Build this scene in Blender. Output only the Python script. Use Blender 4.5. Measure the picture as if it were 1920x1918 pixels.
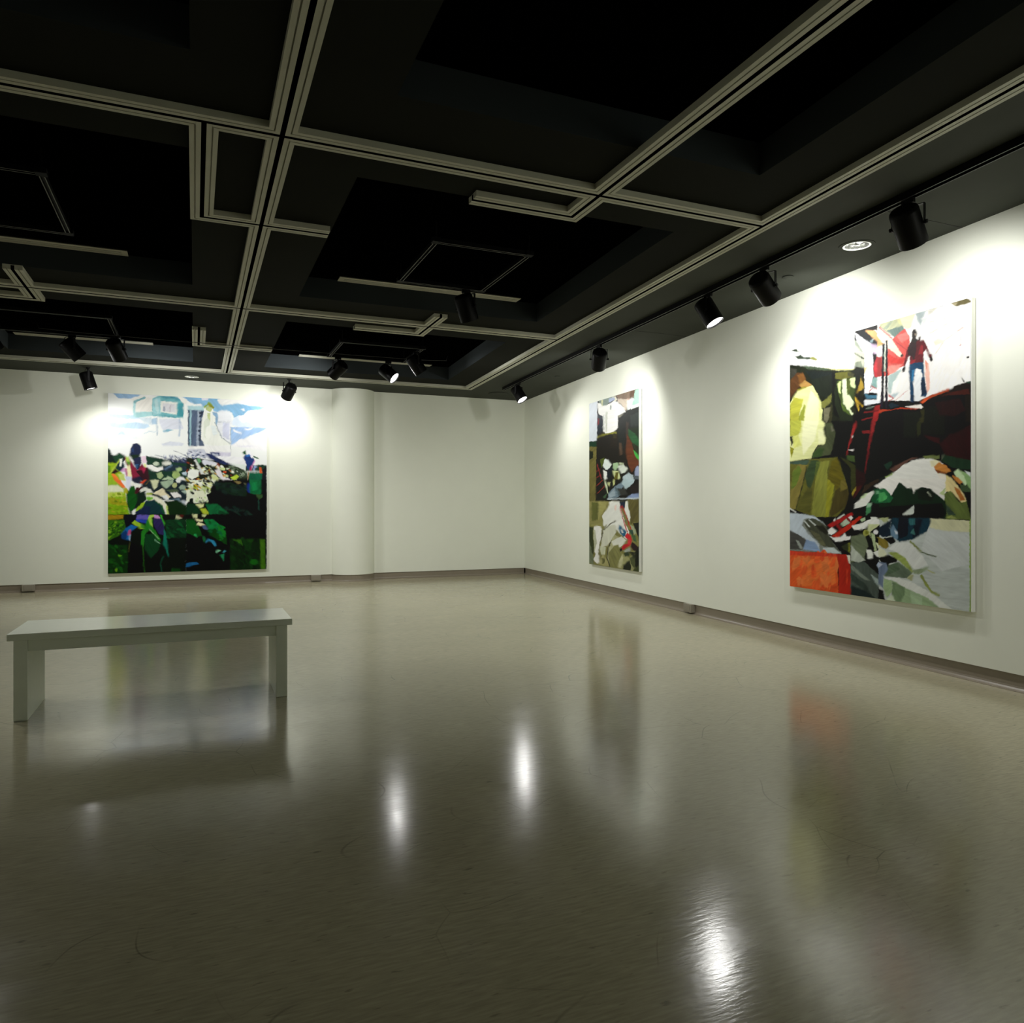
import bpy, bmesh, math, random
import numpy as np
from mathutils import Vector, Matrix

for o in list(bpy.data.objects):
    bpy.data.objects.remove(o, do_unlink=True)
SC = bpy.context.scene
COL = SC.collection

# ------------------------------------------------------------------ camera
CAM_H = 1.22
YAW = math.atan(595.0 / 1400.0)            # view turned this far right of the ceiling grid
cam = bpy.data.cameras.new('camera')
cam.sensor_fit = 'HORIZONTAL'
cam.sensor_width = 36.0
cam.lens = 36.0 * 1400.0 / 1920.0
cam.shift_y = -5.0 / 1920.0
cam.clip_start = 0.05
cam.clip_end = 100
cam_o = bpy.data.objects.new('camera', cam)
COL.objects.link(cam_o)
cam_o.location = (0, 0, CAM_H)
cam_o.rotation_euler = (math.pi / 2, 0, -YAW)
SC.camera = cam_o

# ------------------------------------------------------------------ world, exposure
w = bpy.data.worlds.new('world')
SC.world = w
w.use_nodes = True
w.node_tree.nodes['Background'].inputs[0].default_value = (0.8, 0.9, 1.0, 1)
w.node_tree.nodes['Background'].inputs[1].default_value = 0.0     # windowless room
SC.view_settings.view_transform = 'Standard'
SC.view_settings.look = 'None'
SC.view_settings.gamma = 1.0
SC.view_settings.use_curve_mapping = False
SC.view_settings.exposure = 0.0

# lamp levels (each lamp's light is made in the lamp builder below)
LAMP_W = 84.0
OUT_W = 0.8                                # lamps outside the picture, relative
LENS_GLOW = 6.0
LAMP_RGB = (1.0, 0.99, 0.965)

# ------------------------------------------------------------------ materials
def mat(name, rgb, rough=0.6, metal=0.0, spec=0.5, noise=0.0, nscale=20.0, bump=0.0, bscale=60.0, stretch=(1, 1, 1)):
    m = bpy.data.materials.new(name)
    m.use_nodes = True
    nt = m.node_tree
    b = nt.nodes['Principled BSDF']
    b.inputs['Base Color'].default_value = (*rgb, 1)
    b.inputs['Roughness'].default_value = rough
    b.inputs['Metallic'].default_value = metal
    b.inputs['Specular IOR Level'].default_value = spec
    if noise or bump:
        tc = nt.nodes.new('ShaderNodeTexCoord')
        mp = nt.nodes.new('ShaderNodeMapping')
        mp.inputs['Scale'].default_value = stretch
        nt.links.new(tc.outputs['Object'], mp.inputs[0])
    if noise:
        n = nt.nodes.new('ShaderNodeTexNoise')
        n.inputs['Scale'].default_value = nscale
        n.inputs['Detail'].default_value = 4
        nt.links.new(mp.outputs[0], n.inputs['Vector'])
        r = nt.nodes.new('ShaderNodeMapRange')
        r.inputs['From Min'].default_value = 0.25
        r.inputs['From Max'].default_value = 0.75
        r.inputs['To Min'].default_value = 1 - noise
        r.inputs['To Max'].default_value = 1 + noise
        nt.links.new(n.outputs['Fac'], r.inputs['Value'])
        v = nt.nodes.new('ShaderNodeVectorMath')
        v.operation = 'SCALE'
        v.inputs[0].default_value = rgb
        nt.links.new(r.outputs[0], v.inputs['Scale'])
        nt.links.new(v.outputs[0], b.inputs['Base Color'])
    if bump:
        n2 = nt.nodes.new('ShaderNodeTexNoise')
        n2.inputs['Scale'].default_value = bscale
        n2.inputs['Detail'].default_value = 3
        nt.links.new(mp.outputs[0], n2.inputs['Vector'])
        bp = nt.nodes.new('ShaderNodeBump')
        bp.inputs['Strength'].default_value = bump
        bp.inputs['Distance'].default_value = 0.004
        nt.links.new(n2.outputs['Fac'], bp.inputs['Height'])
        nt.links.new(bp.outputs[0], b.inputs['Normal'])
    return m

def emis(name, rgb, strength):
    m = bpy.data.materials.new(name)
    m.use_nodes = True
    b = m.node_tree.nodes['Principled BSDF']
    b.inputs['Base Color'].default_value = (0.8, 0.8, 0.8, 1)
    b.inputs['Emission Color'].default_value = (*rgb, 1)
    b.inputs['Emission Strength'].default_value = strength
    return m

WALL_RGB = (0.83, 0.855, 0.745)
M = {}
M['wall'] = mat('wall_paint', WALL_RGB, 0.7, spec=0.25, noise=0.012, nscale=3.0, bump=0.04, bscale=180)
M['base'] = mat('baseboard_vinyl', (0.25, 0.215, 0.16), 0.32, noise=0.05, nscale=6)
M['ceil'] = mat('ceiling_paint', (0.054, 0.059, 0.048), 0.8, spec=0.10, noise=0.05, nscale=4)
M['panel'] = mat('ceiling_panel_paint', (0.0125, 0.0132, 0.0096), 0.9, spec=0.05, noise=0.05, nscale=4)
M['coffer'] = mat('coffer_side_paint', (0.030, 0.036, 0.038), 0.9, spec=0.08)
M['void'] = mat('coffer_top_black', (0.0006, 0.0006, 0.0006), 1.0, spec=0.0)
M['slot'] = mat('slot_black', (0.002, 0.002, 0.002), 1.0, spec=0.0)
M['rail'] = mat('moulding_paint', (0.46, 0.46, 0.37), 0.6, spec=0.3, noise=0.04, nscale=5)
M['bench'] = mat('bench_paint', (0.79, 0.85, 0.73), 0.20, spec=0.85, noise=0.025, nscale=14, bump=0.05, bscale=90, stretch=(0.15, 1, 1))
M['black'] = mat('lamp_black', (0.0025, 0.0025, 0.0025), 0.42, spec=0.16)
M['track'] = mat('track_black', (0.003, 0.003, 0.003), 0.6, spec=0.08)
M['trackedge'] = mat('track_edge_aluminium', (0.13, 0.135, 0.12), 0.5, metal=0.4)
M['vent'] = mat('vent_enamel', (0.66, 0.65, 0.54), 0.5)
M['ventslot'] = mat('vent_slot_dark', (0.02, 0.02, 0.015), 0.8)
M['chrome'] = mat('reflector_chrome', (0.85, 0.86, 0.84), 0.22, metal=1.0)
M['canvas'] = mat('canvas_white', (0.74, 0.75, 0.69), 0.8, noise=0.03, nscale=30)
M['lens'] = emis('lamp_lens', LAMP_RGB, LENS_GLOW)
M['bulb'] = emis('downlight_bulb', LAMP_RGB, 9.0)
M['box'] = mat('outlet_box_plastic', (0.27, 0.245, 0.19), 0.45)
M['seam'] = mat('seam_dark', (0.022, 0.022, 0.018), 0.8)
M['cable'] = mat('cable_black', (0.02, 0.02, 0.02), 0.5)

def floor_material():
    m = bpy.data.materials.new('floor_sheet_vinyl')
    m.use_nodes = True
    nt = m.node_tree
    N, L = nt.nodes, nt.links
    b = N['Principled BSDF']
    tc = N.new('ShaderNodeTexCoord')
    def noise(scale, stretch, detail=4, rot=0.0):
        mp = N.new('ShaderNodeMapping')
        mp.inputs['Scale'].default_value = stretch
        mp.inputs['Rotation'].default_value = (0, 0, rot)
        L.new(tc.outputs['Object'], mp.inputs[0])
        n = N.new('ShaderNodeTexNoise')
        n.inputs['Scale'].default_value = scale
        n.inputs['Detail'].default_value = detail
        L.new(mp.outputs[0], n.inputs['Vector'])
        return n.outputs['Fac']
    def ramp(v, a, c, lo, hi):
        r = N.new('ShaderNodeMapRange')
        r.inputs['From Min'].default_value = a
        r.inputs['From Max'].default_value = c
        r.inputs['To Min'].default_value = lo
        r.inputs['To Max'].default_value = hi
        L.new(v, r.inputs['Value'])
        return r.outputs[0]
    def mul(a, c):
        r = N.new('ShaderNodeMath'); r.operation = 'MULTIPLY'
        L.new(a, r.inputs[0]); L.new(c, r.inputs[1])
        return r.outputs[0]
    grain = noise(5.0, (2.4, 20.0, 1), 6, 0.10)
    blotch = noise(0.9, (1, 1.6, 1), 3)
    fleck = noise(16.0, (1.0, 3.4, 1), 2, 0.1)
    k = mul(mul(ramp(grain, 0.3, 0.7, 0.84, 1.13), ramp(blotch, 0.3, 0.7, 0.95, 1.04)), ramp(fleck, 0.66, 0.76, 1.0, 0.62))
    # scuff marks: thin curved voronoi edges, thinned out by a patch mask
    mp = N.new('ShaderNodeMapping'); mp.inputs['Scale'].default_value = (1.1, 1.5, 1)
    warp = N.new('ShaderNodeTexNoise'); warp.inputs['Scale'].default_value = 0.8
    L.new(tc.outputs['Object'], mp.inputs[0]); L.new(tc.outputs['Object'], warp.inputs['Vector'])
    add = N.new('ShaderNodeMixRGB'); add.blend_type = 'ADD'; add.inputs[0].default_value = 1.2
    L.new(mp.outputs[0], add.inputs[1]); L.new(warp.outputs['Color'], add.inputs[2])
    vo = N.new('ShaderNodeTexVoronoi'); vo.feature = 'DISTANCE_TO_EDGE'; vo.inputs['Scale'].default_value = 1.7
    L.new(add.outputs[0], vo.inputs['Vector'])
    line = ramp(vo.outputs['Distance'], 0.0, 0.006, 1.0, 0.0)
    mask = ramp(noise(1.6, (1, 1, 1), 2), 0.50, 0.60, 0.0, 0.42)
    sc = N.new('ShaderNodeMath'); sc.operation = 'SUBTRACT'; sc.inputs[0].default_value = 1.0
    L.new(mul(line, mask), sc.inputs[1])
    k = mul(k, sc.outputs[0])
    v = N.new('ShaderNodeVectorMath'); v.operation = 'SCALE'
    v.inputs[0].default_value = (0.405, 0.374, 0.250)
    L.new(k, v.inputs['Scale'])
    L.new(v.outputs[0], b.inputs['Base Color'])
    L.new(ramp(noise(2.2, (1, 2.5, 1), 4), 0.3, 0.7, 0.125, 0.18), b.inputs['Roughness'])
    b.inputs['Specular IOR Level'].default_value = 0.45
    bp = N.new('ShaderNodeBump'); bp.inputs['Strength'].default_value = 0.10; bp.inputs['Distance'].default_value = 0.003
    L.new(noise(9.0, (2.0, 9.0, 1), 4, 0.1), bp.inputs['Height'])
    L.new(bp.outputs[0], b.inputs['Normal'])
    return m
M['floor'] = floor_material()

# ------------------------------------------------------------------ mesh helpers
def mesh_obj(name, verts, faces, mats, parent=None, fmat=None, smooth=False):
    me = bpy.data.meshes.new(name)
    me.from_pydata([tuple(v) for v in verts], [], faces)
    for m in (mats if isinstance(mats, (list, tuple)) else [mats]):
        me.materials.append(m)
    if fmat is not None:
        me.polygons.foreach_set('material_index', fmat)
    if smooth:
        me.polygons.foreach_set('use_smooth', [True] * len(me.polygons))
    me.update()
    o = bpy.data.objects.new(name, me)
    COL.objects.link(o)
    if parent is not None:
        o.parent = parent
    return o

def bm_obj(name, bm, m, parent=None, smooth=False, angle=None):
    bmesh.ops.recalc_face_normals(bm, faces=bm.faces)
    me = bpy.data.meshes.new(name)
    bm.to_mesh(me)
    bm.free()
    for k in (m if isinstance(m, (list, tuple)) else [m]):
        me.materials.append(k)
    if smooth:
        me.polygons.foreach_set('use_smooth', [True] * len(me.polygons))
        me.set_sharp_from_angle(angle=math.radians(angle or 35))
    o = bpy.data.objects.new(name, me)
    COL.objects.link(o)
    if parent is not None:
        o.parent = parent
    return o

def add_box(bm, lo, hi, bevel=0.0, mtx=None):
    lo, hi = Vector(lo), Vector(hi)
    r = bmesh.ops.create_cube(bm, size=1.0)
    vs = r['verts']
    for v in vs:
        v.co = Vector([(lo[i] + hi[i]) / 2 + v.co[i] * (hi[i] - lo[i]) for i in range(3)])
    if bevel:
        es = list({e for v in vs for e in v.link_edges})
        q = bmesh.ops.bevel(bm, geom=es, offset=bevel, segments=2, affect='EDGES', profile=0.5)
        vs = list({v for f in q['faces'] for v in f.verts} | {v for v in vs if v.is_valid})
    if mtx is not None:
        for v in vs:
            v.co = mtx @ v.co
    return vs

def lathe(bm, prof, seg=32, mtx=None, cap0=False, cap1=False, mi=0):
    """prof: (radius, z) pairs turned about Z."""
    rings = []
    for r, z in prof:
        rings.append([bm.verts.new((r * math.cos(2 * math.pi * k / seg), r * math.sin(2 * math.pi * k / seg), z)) for k in range(seg)])
    fs = []
    for a, c in zip(rings, rings[1:]):
        for k in range(seg):
            fs.append(bm.faces.new((a[k], a[(k + 1) % seg], c[(k + 1) % seg], c[k])))
    if cap0:
        fs.append(bm.faces.new(rings[0]))
    if cap1:
        fs.append(bm.faces.new(rings[-1]))
    for f_ in fs:
        f_.material_index = mi
    if mtx is not None:
        for r in rings:
            for v in r:
                v.co = mtx @ v.co

def tube(name, pts, r, m, parent=None, seg=8):
    pts = [Vector(p) for p in pts]
    v, f = [], []
    for i, p in enumerate(pts):
        d = (pts[min(i + 1, len(pts) - 1)] - pts[max(i - 1, 0)]).normalized()
        a = d.orthogonal().normalized() if i == 0 else (a - d * a.dot(d)).normalized()
        b = d.cross(a)
        v += [p + (a * math.cos(2 * math.pi * k / seg) + b * math.sin(2 * math.pi * k / seg)) * r for k in range(seg)]
    for i in range(len(pts) - 1):
        f += [(i * seg + k, i * seg + (k + 1) % seg, (i + 1) * seg + (k + 1) % seg, (i + 1) * seg + k) for k in range(seg)]
    f += [tuple(range(seg - 1, -1, -1)), tuple(range((len(pts) - 1) * seg, len(pts) * seg))]
    return mesh_obj(name, v, f, m, parent, smooth=True)

def empty(name, loc=(0, 0, 0)):
    o = bpy.data.objects.new(name, None)
    o.empty_display_size = 0.1
    COL.objects.link(o)
    o.location = loc
    return o

def tag(o, label, cat, group=None):
    o['label'] = label
    o['category'] = cat
    if group:
        o['group'] = group
    return o

def struct(o, label=None):
    o['kind'] = 'structure'
    if label:
        o['label'] = label
    return o
# ------------------------------------------------------------------ room shell
H = 3.245                 # soffit height
Z_PANEL = 3.270           # ceiling fields between the mouldings
Z_RAIL = 3.233            # underside of the mouldings
Z_COF = 3.470             # top of the coffers
BACK_Y = 12.82
SKEW = 0.0672             # the right wall runs a few degrees off the ceiling grid
def wall_x(y):
    return 5.06 + SKEW * (y - 3.25)
LEFT_X = -5.4
FRONT_Y = -3.6
BASE_H = 0.112

def warp(u, y):
    t = min(max((u - 2.5) / 0.7, 0.0), 1.0)
    return u + t * SKEW * (y - 7.97)

# floor slab
struct(mesh_obj('floor', [(LEFT_X - .3, FRONT_Y - .3, 0), (wall_x(FRONT_Y) + .6, FRONT_Y - .3, 0), (wall_x(BACK_Y) + .4, BACK_Y + .4, 0), (LEFT_X - .3, BACK_Y + .4, 0),
                          (LEFT_X - .3, FRONT_Y - .3, -.1), (wall_x(FRONT_Y) + .6, FRONT_Y - .3, -.1), (wall_x(BACK_Y) + .4, BACK_Y + .4, -.1), (LEFT_X - .3, BACK_Y + .4, -.1)],
                [(0, 1, 2, 3), (7, 6, 5, 4), (0, 4, 5, 1), (1, 5, 6, 2), (2, 6, 7, 3), (3, 7, 4, 0)], M['floor']), 'glossy beige streaked sheet floor')

def wall_prism(name, pts, z0, z1, label):
    """closed plan outline (counter-clockwise) raised from z0 to z1"""
    n = len(pts)
    v = [(x, y, z0) for x, y in pts] + [(x, y, z1) for x, y in pts]
    f = [tuple(range(n - 1, -1, -1)), tuple(range(n, 2 * n))]
    f += [(k, (k + 1) % n, n + (k + 1) % n, n + k) for k in range(n)]
    return struct(mesh_obj(name, v, f, M['wall']), label)

WT = 3.30
wall_prism('wall_back', [(LEFT_X - .2, BACK_Y), (wall_x(BACK_Y), BACK_Y), (wall_x(BACK_Y), BACK_Y + .25), (LEFT_X - .2, BACK_Y + .25)], BASE_H, WT, 'white gallery wall at the far end')
wall_prism('wall_right', [(wall_x(FRONT_Y), FRONT_Y), (wall_x(FRONT_Y) + .25, FRONT_Y), (wall_x(BACK_Y + .25) + .25, BACK_Y + .25), (wall_x(BACK_Y + .25), BACK_Y + .25)], BASE_H, WT, 'long white gallery wall on the right')
wall_prism('wall_left', [(LEFT_X - .25, FRONT_Y), (LEFT_X, FRONT_Y), (LEFT_X, BACK_Y), (LEFT_X - .25, BACK_Y)], BASE_H, WT, 'white gallery wall on the left, out of view')
wall_prism('wall_front', [(LEFT_X - .25, FRONT_Y - .25), (wall_x(FRONT_Y) + .25, FRONT_Y - .25), (wall_x(FRONT_Y) + .25, FRONT_Y), (LEFT_X - .25, FRONT_Y)], BASE_H, WT, 'white gallery wall behind the viewpoint')

# round pilaster bulging out of the back wall
PX0, PX1, SAG = 2.134, 2.858, 0.25
pc = (PX0 + PX1) / 2
ch = (PX1 - PX0)
PR = (ch * ch / 4 + SAG * SAG) / (2 * SAG)
pyc = BACK_Y - SAG + PR
half = math.asin(ch / 2 / PR) if SAG < PR else math.pi - math.asin(ch / 2 / PR)
def arc(r, n=28):
    return [(pc + r * math.sin(-half + 2 * half * k / n), pyc - r * math.cos(-half + 2 * half * k / n)) for k in range(n + 1)]
a = arc(PR)
col = wall_prism('wall_pilaster', a + [(PX1, BACK_Y + .1), (PX0, BACK_Y + .1)], BASE_H, WT, 'half-round white pilaster on the far wall')
for p in col.data.polygons:
    p.use_smooth = abs(p.normal.z) < 0.5
col.data.set_sharp_from_angle(angle=math.radians(30))

# baseboards: set back under the wall board, with a cove foot running out onto the floor
PROF = [(-.016, .118), (-.016, .030), (-.013, .018), (-.004, .008), (.012, .003), (.022, .0022), (.022, .0)]
def baseboard(name, path, label):
    """path: list of (x, y, nx, ny), normals pointing into the room"""
    v, f = [], []
    n = len(PROF)
    for x, y, nx, ny in path:
        v += [(x + nx * d, y + ny * d, z) for d, z in PROF]
    for i in range(len(path) - 1):
        for j in range(n - 1):
            f.append((i * n + j, i * n + j + 1, (i + 1) * n + j + 1, (i + 1) * n + j))
    return struct(mesh_obj(name, v, f, M['base']), label)
path = [(LEFT_X - .1, BACK_Y, 0, -1), (PX0 - .001, BACK_Y, 0, -1)]
path += [(x, y, (x - pc) / PR, (y - pyc) / PR) for x, y in a]
path += [(PX1 + .001, BACK_Y, 0, -1), (wall_x(BACK_Y) - .0, BACK_Y, 0, -1)]
baseboard('baseboard_back', path, 'grey-brown vinyl base along the far wall')
nrm = Vector((-1, SKEW)).normalized()
baseboard('baseboard_right', [(wall_x(BACK_Y), BACK_Y, nrm.x, nrm.y), (wall_x(FRONT_Y), FRONT_Y, nrm.x, nrm.y)], 'grey-brown vinyl base along the right wall')
baseboard('baseboard_left', [(LEFT_X, FRONT_Y, 1, 0), (LEFT_X, BACK_Y, 1, 0)], 'vinyl base along the left wall, out of view')
baseboard('baseboard_front', [(wall_x(FRONT_Y), FRONT_Y, 0, 1), (LEFT_X, FRONT_Y, 0, 1)], 'vinyl base behind the viewpoint')

# ------------------------------------------------------------------ ceiling with coffers
def cell_mesh(us, ys, zfun, side_top=None, side_mat=0, mfun=None):
    """stepped ceiling relief on a rectangular plan grid; zfun(u, y) -> underside height or None"""
    us, ys = sorted(set(round(u, 5) for u in us)), sorted(set(round(y, 5) for y in ys))
    nu, ny = len(us) - 1, len(ys) - 1
    Z = [[zfun((us[i] + us[i + 1]) / 2, (ys[j] + ys[j + 1]) / 2) for j in range(ny)] for i in range(nu)]
    v, f, fm, idx = [], [], [], {}
    def vert(i, j, z):
        k = (i, j, round(z, 5))
        if k not in idx:
            idx[k] = len(v)
            v.append((warp(us[i], ys[j]), ys[j], z))
        return idx[k]
    for i in range(nu):
        for j in range(ny):
            z = Z[i][j]
            if z is None:
                continue
            f.append((vert(i, j, z), vert(i, j + 1, z), vert(i + 1, j + 1, z), vert(i + 1, j, z)))
            fm.append(mfun((us[i] + us[i + 1]) / 2, (ys[j] + ys[j + 1]) / 2, z) if mfun else 0)
            for di, dj, e in ((1, 0, ((i + 1, j), (i + 1, j + 1))), (-1, 0, ((i, j + 1), (i, j))), (0, 1, ((i + 1, j + 1), (i, j + 1))), (0, -1, ((i, j), (i + 1, j)))):
                a_, b_ = i + di, j + dj
                zn = Z[a_][b_] if 0 <= a_ < nu and 0 <= b_ < ny else None
                if zn is None:
                    zn = side_top
                if zn is None or zn <= z + 1e-6:
                    continue
                f.append((vert(*e[0], z), vert(*e[0], zn), vert(*e[1], zn), vert(*e[1], z)))
                fm.append(side_mat if zn > Z_PANEL + .01 else (fm[-1] if side_top else 0))
    return v, f, fm

P_U, E_Y = 3.98, 11.85          # perimeter mouldings (right and back)
HOLES_U = [(-2.20, -0.02), (0.925, 3.49), (-5.1, -3.1)]
HOLES_Y = [(8.48, 11.33), (4.62, 7.43), (0.80, 3.63), (-3.0, -0.2)]
DL = [(4.69, 4.25), (-0.04, 12.45)]        # recessed downlights in the soffit
U_MAX = 5.75
def dl_cell(u, y):
    x = warp(u, y)
    return any(abs(u - du) < .089 and abs(y - dy) < .089 for du, dy in DLU)
# downlight centres in grid coordinates
DLU = [(x - (SKEW * (y - 7.97) if x > 3.2 else 0), y) for x, y in DL]
us = [LEFT_X - .2, P_U + .06, U_MAX, 2.5, 3.2] + [u for h_ in HOLES_U for u in h_] + [d[0] + s for d in DLU for s in (-.089, .089)]
ys = [FRONT_Y - .2, BACK_Y + .1, E_Y + .06] + [y for h_ in HOLES_Y for y in h_] + [d[1] + s for d in DLU for s in (-.089, .089)]
def zc(u, y):
    if dl_cell(u, y):
        return None
    if u > P_U + .06 or y > E_Y + .06:
        return H
    if any(a0 < u < b0 for a0, b0 in HOLES_U) and any(a0 < y < b0 for a0, b0 in HOLES_Y):
        return Z_COF
    return Z_PANEL
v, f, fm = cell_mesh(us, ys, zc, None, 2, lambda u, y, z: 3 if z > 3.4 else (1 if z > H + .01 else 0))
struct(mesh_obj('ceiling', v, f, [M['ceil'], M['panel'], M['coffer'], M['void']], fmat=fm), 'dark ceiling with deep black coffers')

# mouldings: pairs of grooved pale strips with a black slot between
SEGS = [  # trim id, axis, constant, from, to, joined at from, joined at to
    (1, 'y', 0.435, FRONT_Y, E_Y, 1, 1),
    (2, 'x', 5.575, 0.045, 0.905, 1, 0), (2, 'y', 0.045, 4.20, 5.575, 1, 1),
    (3, 'x', 7.97, LEFT_X, P_U, 1, 1),
    (4, 'y', -1.41, 7.42, 8.38, 0, 1), (4, 'x', 8.38, -3.0, -1.41, 0, 1),
    (5, 'y', 2.385, 7.52, 8.36, 0, 1), (5, 'x', 8.36, 1.64, 2.385, 0, 1),
    (6, 'y', 0.045, 9.12, 9.965, 0, 1), (6, 'x', 9.965, 0.045, 0.905, 1, 0),
    (7, 'x', E_Y, LEFT_X, P_U, 1, 1),
    (8, 'x', 4.20, LEFT_X, P_U, 1, 1),
    (9, 'y', 2.395, 1.9, 4.58, 0, 1), (9, 'x', 4.58, 1.667, 2.395, 0, 1),
    (10, 'y', P_U, FRONT_Y, E_Y, 1, 1),
    (11, 'x', 0.42, LEFT_X, P_U, 1, 1),
]
HW, GW, G0, G1 = 0.073, 0.0135, 0.0395, 0.0475
def seg_d(sg, u, y):
    _, ax, c, a0, b0, ja, jb = sg
    p, q = (abs(y - c), u) if ax == 'x' else (abs(u - c), y)
    if (q < a0 and not ja) or (q > b0 and not jb):
        return 9.0
    return max(p, a0 - q, q - b0)
def nearest(u, y):
    best = min(SEGS, key=lambda s: seg_d(s, u, y))
    return best[0], seg_d(best, u, y)
offs = (-HW, -G1, -G0, -GW, GW, G0, G1, HW)
bu, by = {2.5, 3.2}, set()
for sg in SEGS:
    _, ax, c, a0, b0, ja, jb = sg
    (by if ax == 'x' else bu).update(c + o_ for o_ in offs)
    e = bu if ax == 'x' else by
    e.update(a0 + o_ for o_ in offs) if ja else e.add(a0)
    e.update(b0 + o_ for o_ in offs) if jb else e.add(b0)
bu = sorted(round(x, 5) for x in bu)
by = sorted(round(x, 5) for x in by)
lab = {}
for i in range(len(bu) - 1):
    for j in range(len(by) - 1):
        k, d = nearest((bu[i] + bu[i + 1]) / 2, (by[j] + by[j + 1]) / 2)
        lab[(i, j)] = (k, d) if d < HW else (0, 9)
TRIM_LABEL = {1: 'long pale double moulding running down the ceiling centre', 2: 'short pale moulding bracket at the top left of the centre beam', 3: 'pale double moulding crossing the ceiling mid-room',
              4: 'pale hooked moulding over the left coffers', 5: 'pale hooked moulding ending beside a black spotlight', 6: 'small pale L-shaped moulding near the far coffers', 7: 'pale moulding along the far soffit',
              8: 'pale double moulding crossing the ceiling near the viewer', 9: 'pale hooked moulding overlapping the large coffer', 10: 'long pale double moulding parallel to the right wall', 11: 'pale double moulding overhead, out of view'}
for tid in sorted({s[0] for s in SEGS}):
    v, f, fm, idx = [], [], [], {}
    def vert(i, j, z):
        k = (i, j, round(z, 5))
        if k not in idx:
            idx[k] = len(v)
            v.append((warp(bu[i], by[j]), by[j], z))
        return idx[k]
    def level(i, j):
        k, d = lab.get((i, j), (0, 9))
        if d > HW:
            return Z_PANEL + .004
        if d < GW:
            return Z_PANEL - .002
        return Z_RAIL + .013 if G0 < d < G1 else Z_RAIL
    for (i, j), (k, d) in lab.items():
        if k != tid:
            continue
        z = level(i, j)
        f.append((vert(i, j, z), vert(i, j + 1, z), vert(i + 1, j + 1, z), vert(i + 1, j, z)))
        fm.append(1 if d < GW else 0)
        for di, dj, e in ((1, 0, ((i + 1, j), (i + 1, j + 1))), (-1, 0, ((i, j + 1), (i, j))), (0, 1, ((i + 1, j + 1), (i, j + 1))), (0, -1, ((i, j), (i + 1, j)))):
            zn = level(i + di, j + dj)
            if zn > z + 1e-6:
                f.append((vert(*e[0], z), vert(*e[0], zn), vert(*e[1], zn), vert(*e[1], z)))
                fm.append(1 if abs(zn - (Z_PANEL - .002)) < 1e-4 else 0)
    struct(mesh_obj('trim_%d' % tid, v, f, [M['rail'], M['slot']], fmat=fm), TRIM_LABEL[tid])

# panel joints in the soffit beside the right wall
def soffit_joint(name, y, label):
    x0, x1 = wall_x(y) - .80, wall_x(y) - .003
    bm = bmesh.new()
    add_box(bm, (x0, y - .004, H - .0025), (x1, y + .004, H + .002))
    struct(bm_obj(name, bm, M['seam']), label)
soffit_joint('trim_12', 7.27, 'thin joint line in the soffit above the narrow painting wall')
soffit_joint('trim_13', 3.68, 'thin joint line in the soffit above the large painting')
# ------------------------------------------------------------------ bench
bench = empty('bench', (-0.2, 5.32, 0))
tag(bench, 'low white painted bench standing alone on the glossy floor', 'bench')
def bpart(name, lo, hi, bev=.003):
    bm = bmesh.new()
    add_box(bm, lo, hi, bev)
    return bm_obj(name, bm, M['bench'], bench)
BX0, BX1 = -0.785, 0.785
bpart('seat', (BX0, -.29, .465), (BX1, .29, .505), .004)
bpart('leg', (BX0 + .03, -.275, .0), (BX0 + .10, .265, .465))
bpart('leg', (BX1 - .10, -.275, .0), (BX1 - .03, .265, .465))
bpart('apron', (BX0 + .10, -.262, .398), (BX1 - .10, -.240, .465), .002)
bpart('apron', (BX0 + .10, .230, .398), (BX1 - .10, .252, .465), .002)

# ------------------------------------------------------------------ outlet boxes on the baseboards
def outlet(loc, rz, label):
    e = empty('outlet_box', loc)
    e.rotation_euler = (0, 0, rz)
    tag(e, label, 'outlet box', 'outlet boxes on the baseboards')
    bm = bmesh.new()
    add_box(bm, (-.08, -.045, .016), (.08, .016, .112), .004)
    bm_obj('housing', bm, M['box'], e)
    bm = bmesh.new()
    add_box(bm, (-.055, -.049, .034), (.055, -.044, .096), .002)
    bm_obj('cover', bm, M['box'], e)
outlet((-2.235, BACK_Y, 0), 0, 'small beige outlet box on the far baseboard, left of the square painting')
outlet((1.872, BACK_Y, 0), 0, 'small beige outlet box on the far baseboard, beside the round pilaster')
outlet((wall_x(7.21), 7.21, 0), -math.pi / 2 - math.atan(SKEW), 'small beige outlet box on the right baseboard between the two paintings')

# ------------------------------------------------------------------ lighting tracks
def track_bar(p0, p1, zb, parent, name='track_bar', wide=.036, high=.034):
    """channel with an open slot below, from p0 to p1 (plan), underside at zb"""
    p0, p1 = Vector(p0), Vector(p1)
    d = (p1 - p0)
    ln = d.length
    ang = math.atan2(d.y, d.x)
    mtx = Matrix.Translation((p0.x, p0.y, 0)) @ Matrix.Rotation(ang, 4, 'Z')
    bm = bmesh.new()
    w2 = wide / 2
    add_box(bm, (0, -w2, zb + .010), (ln, w2, zb + high), 0, mtx)
    n0 = len(bm.faces)
    add_box(bm, (0, -w2, zb), (ln, -w2 + .009, zb + .010), 0, mtx)
    add_box(bm, (0, w2 - .009, zb), (ln, w2, zb + .010), 0, mtx)
    o = bm_obj(name, bm, M['track'], parent)
    bm = bmesh.new()
    add_box(bm, (0.004, -w2 + .001, zb - .0012), (ln - .004, -w2 + .006, zb), 0, mtx)
    add_box(bm, (0.004, w2 - .006, zb - .0012), (ln - .004, w2 - .001, zb), 0, mtx)
    bm_obj('lip', bm, M['trackedge'], o)
    return o

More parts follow.
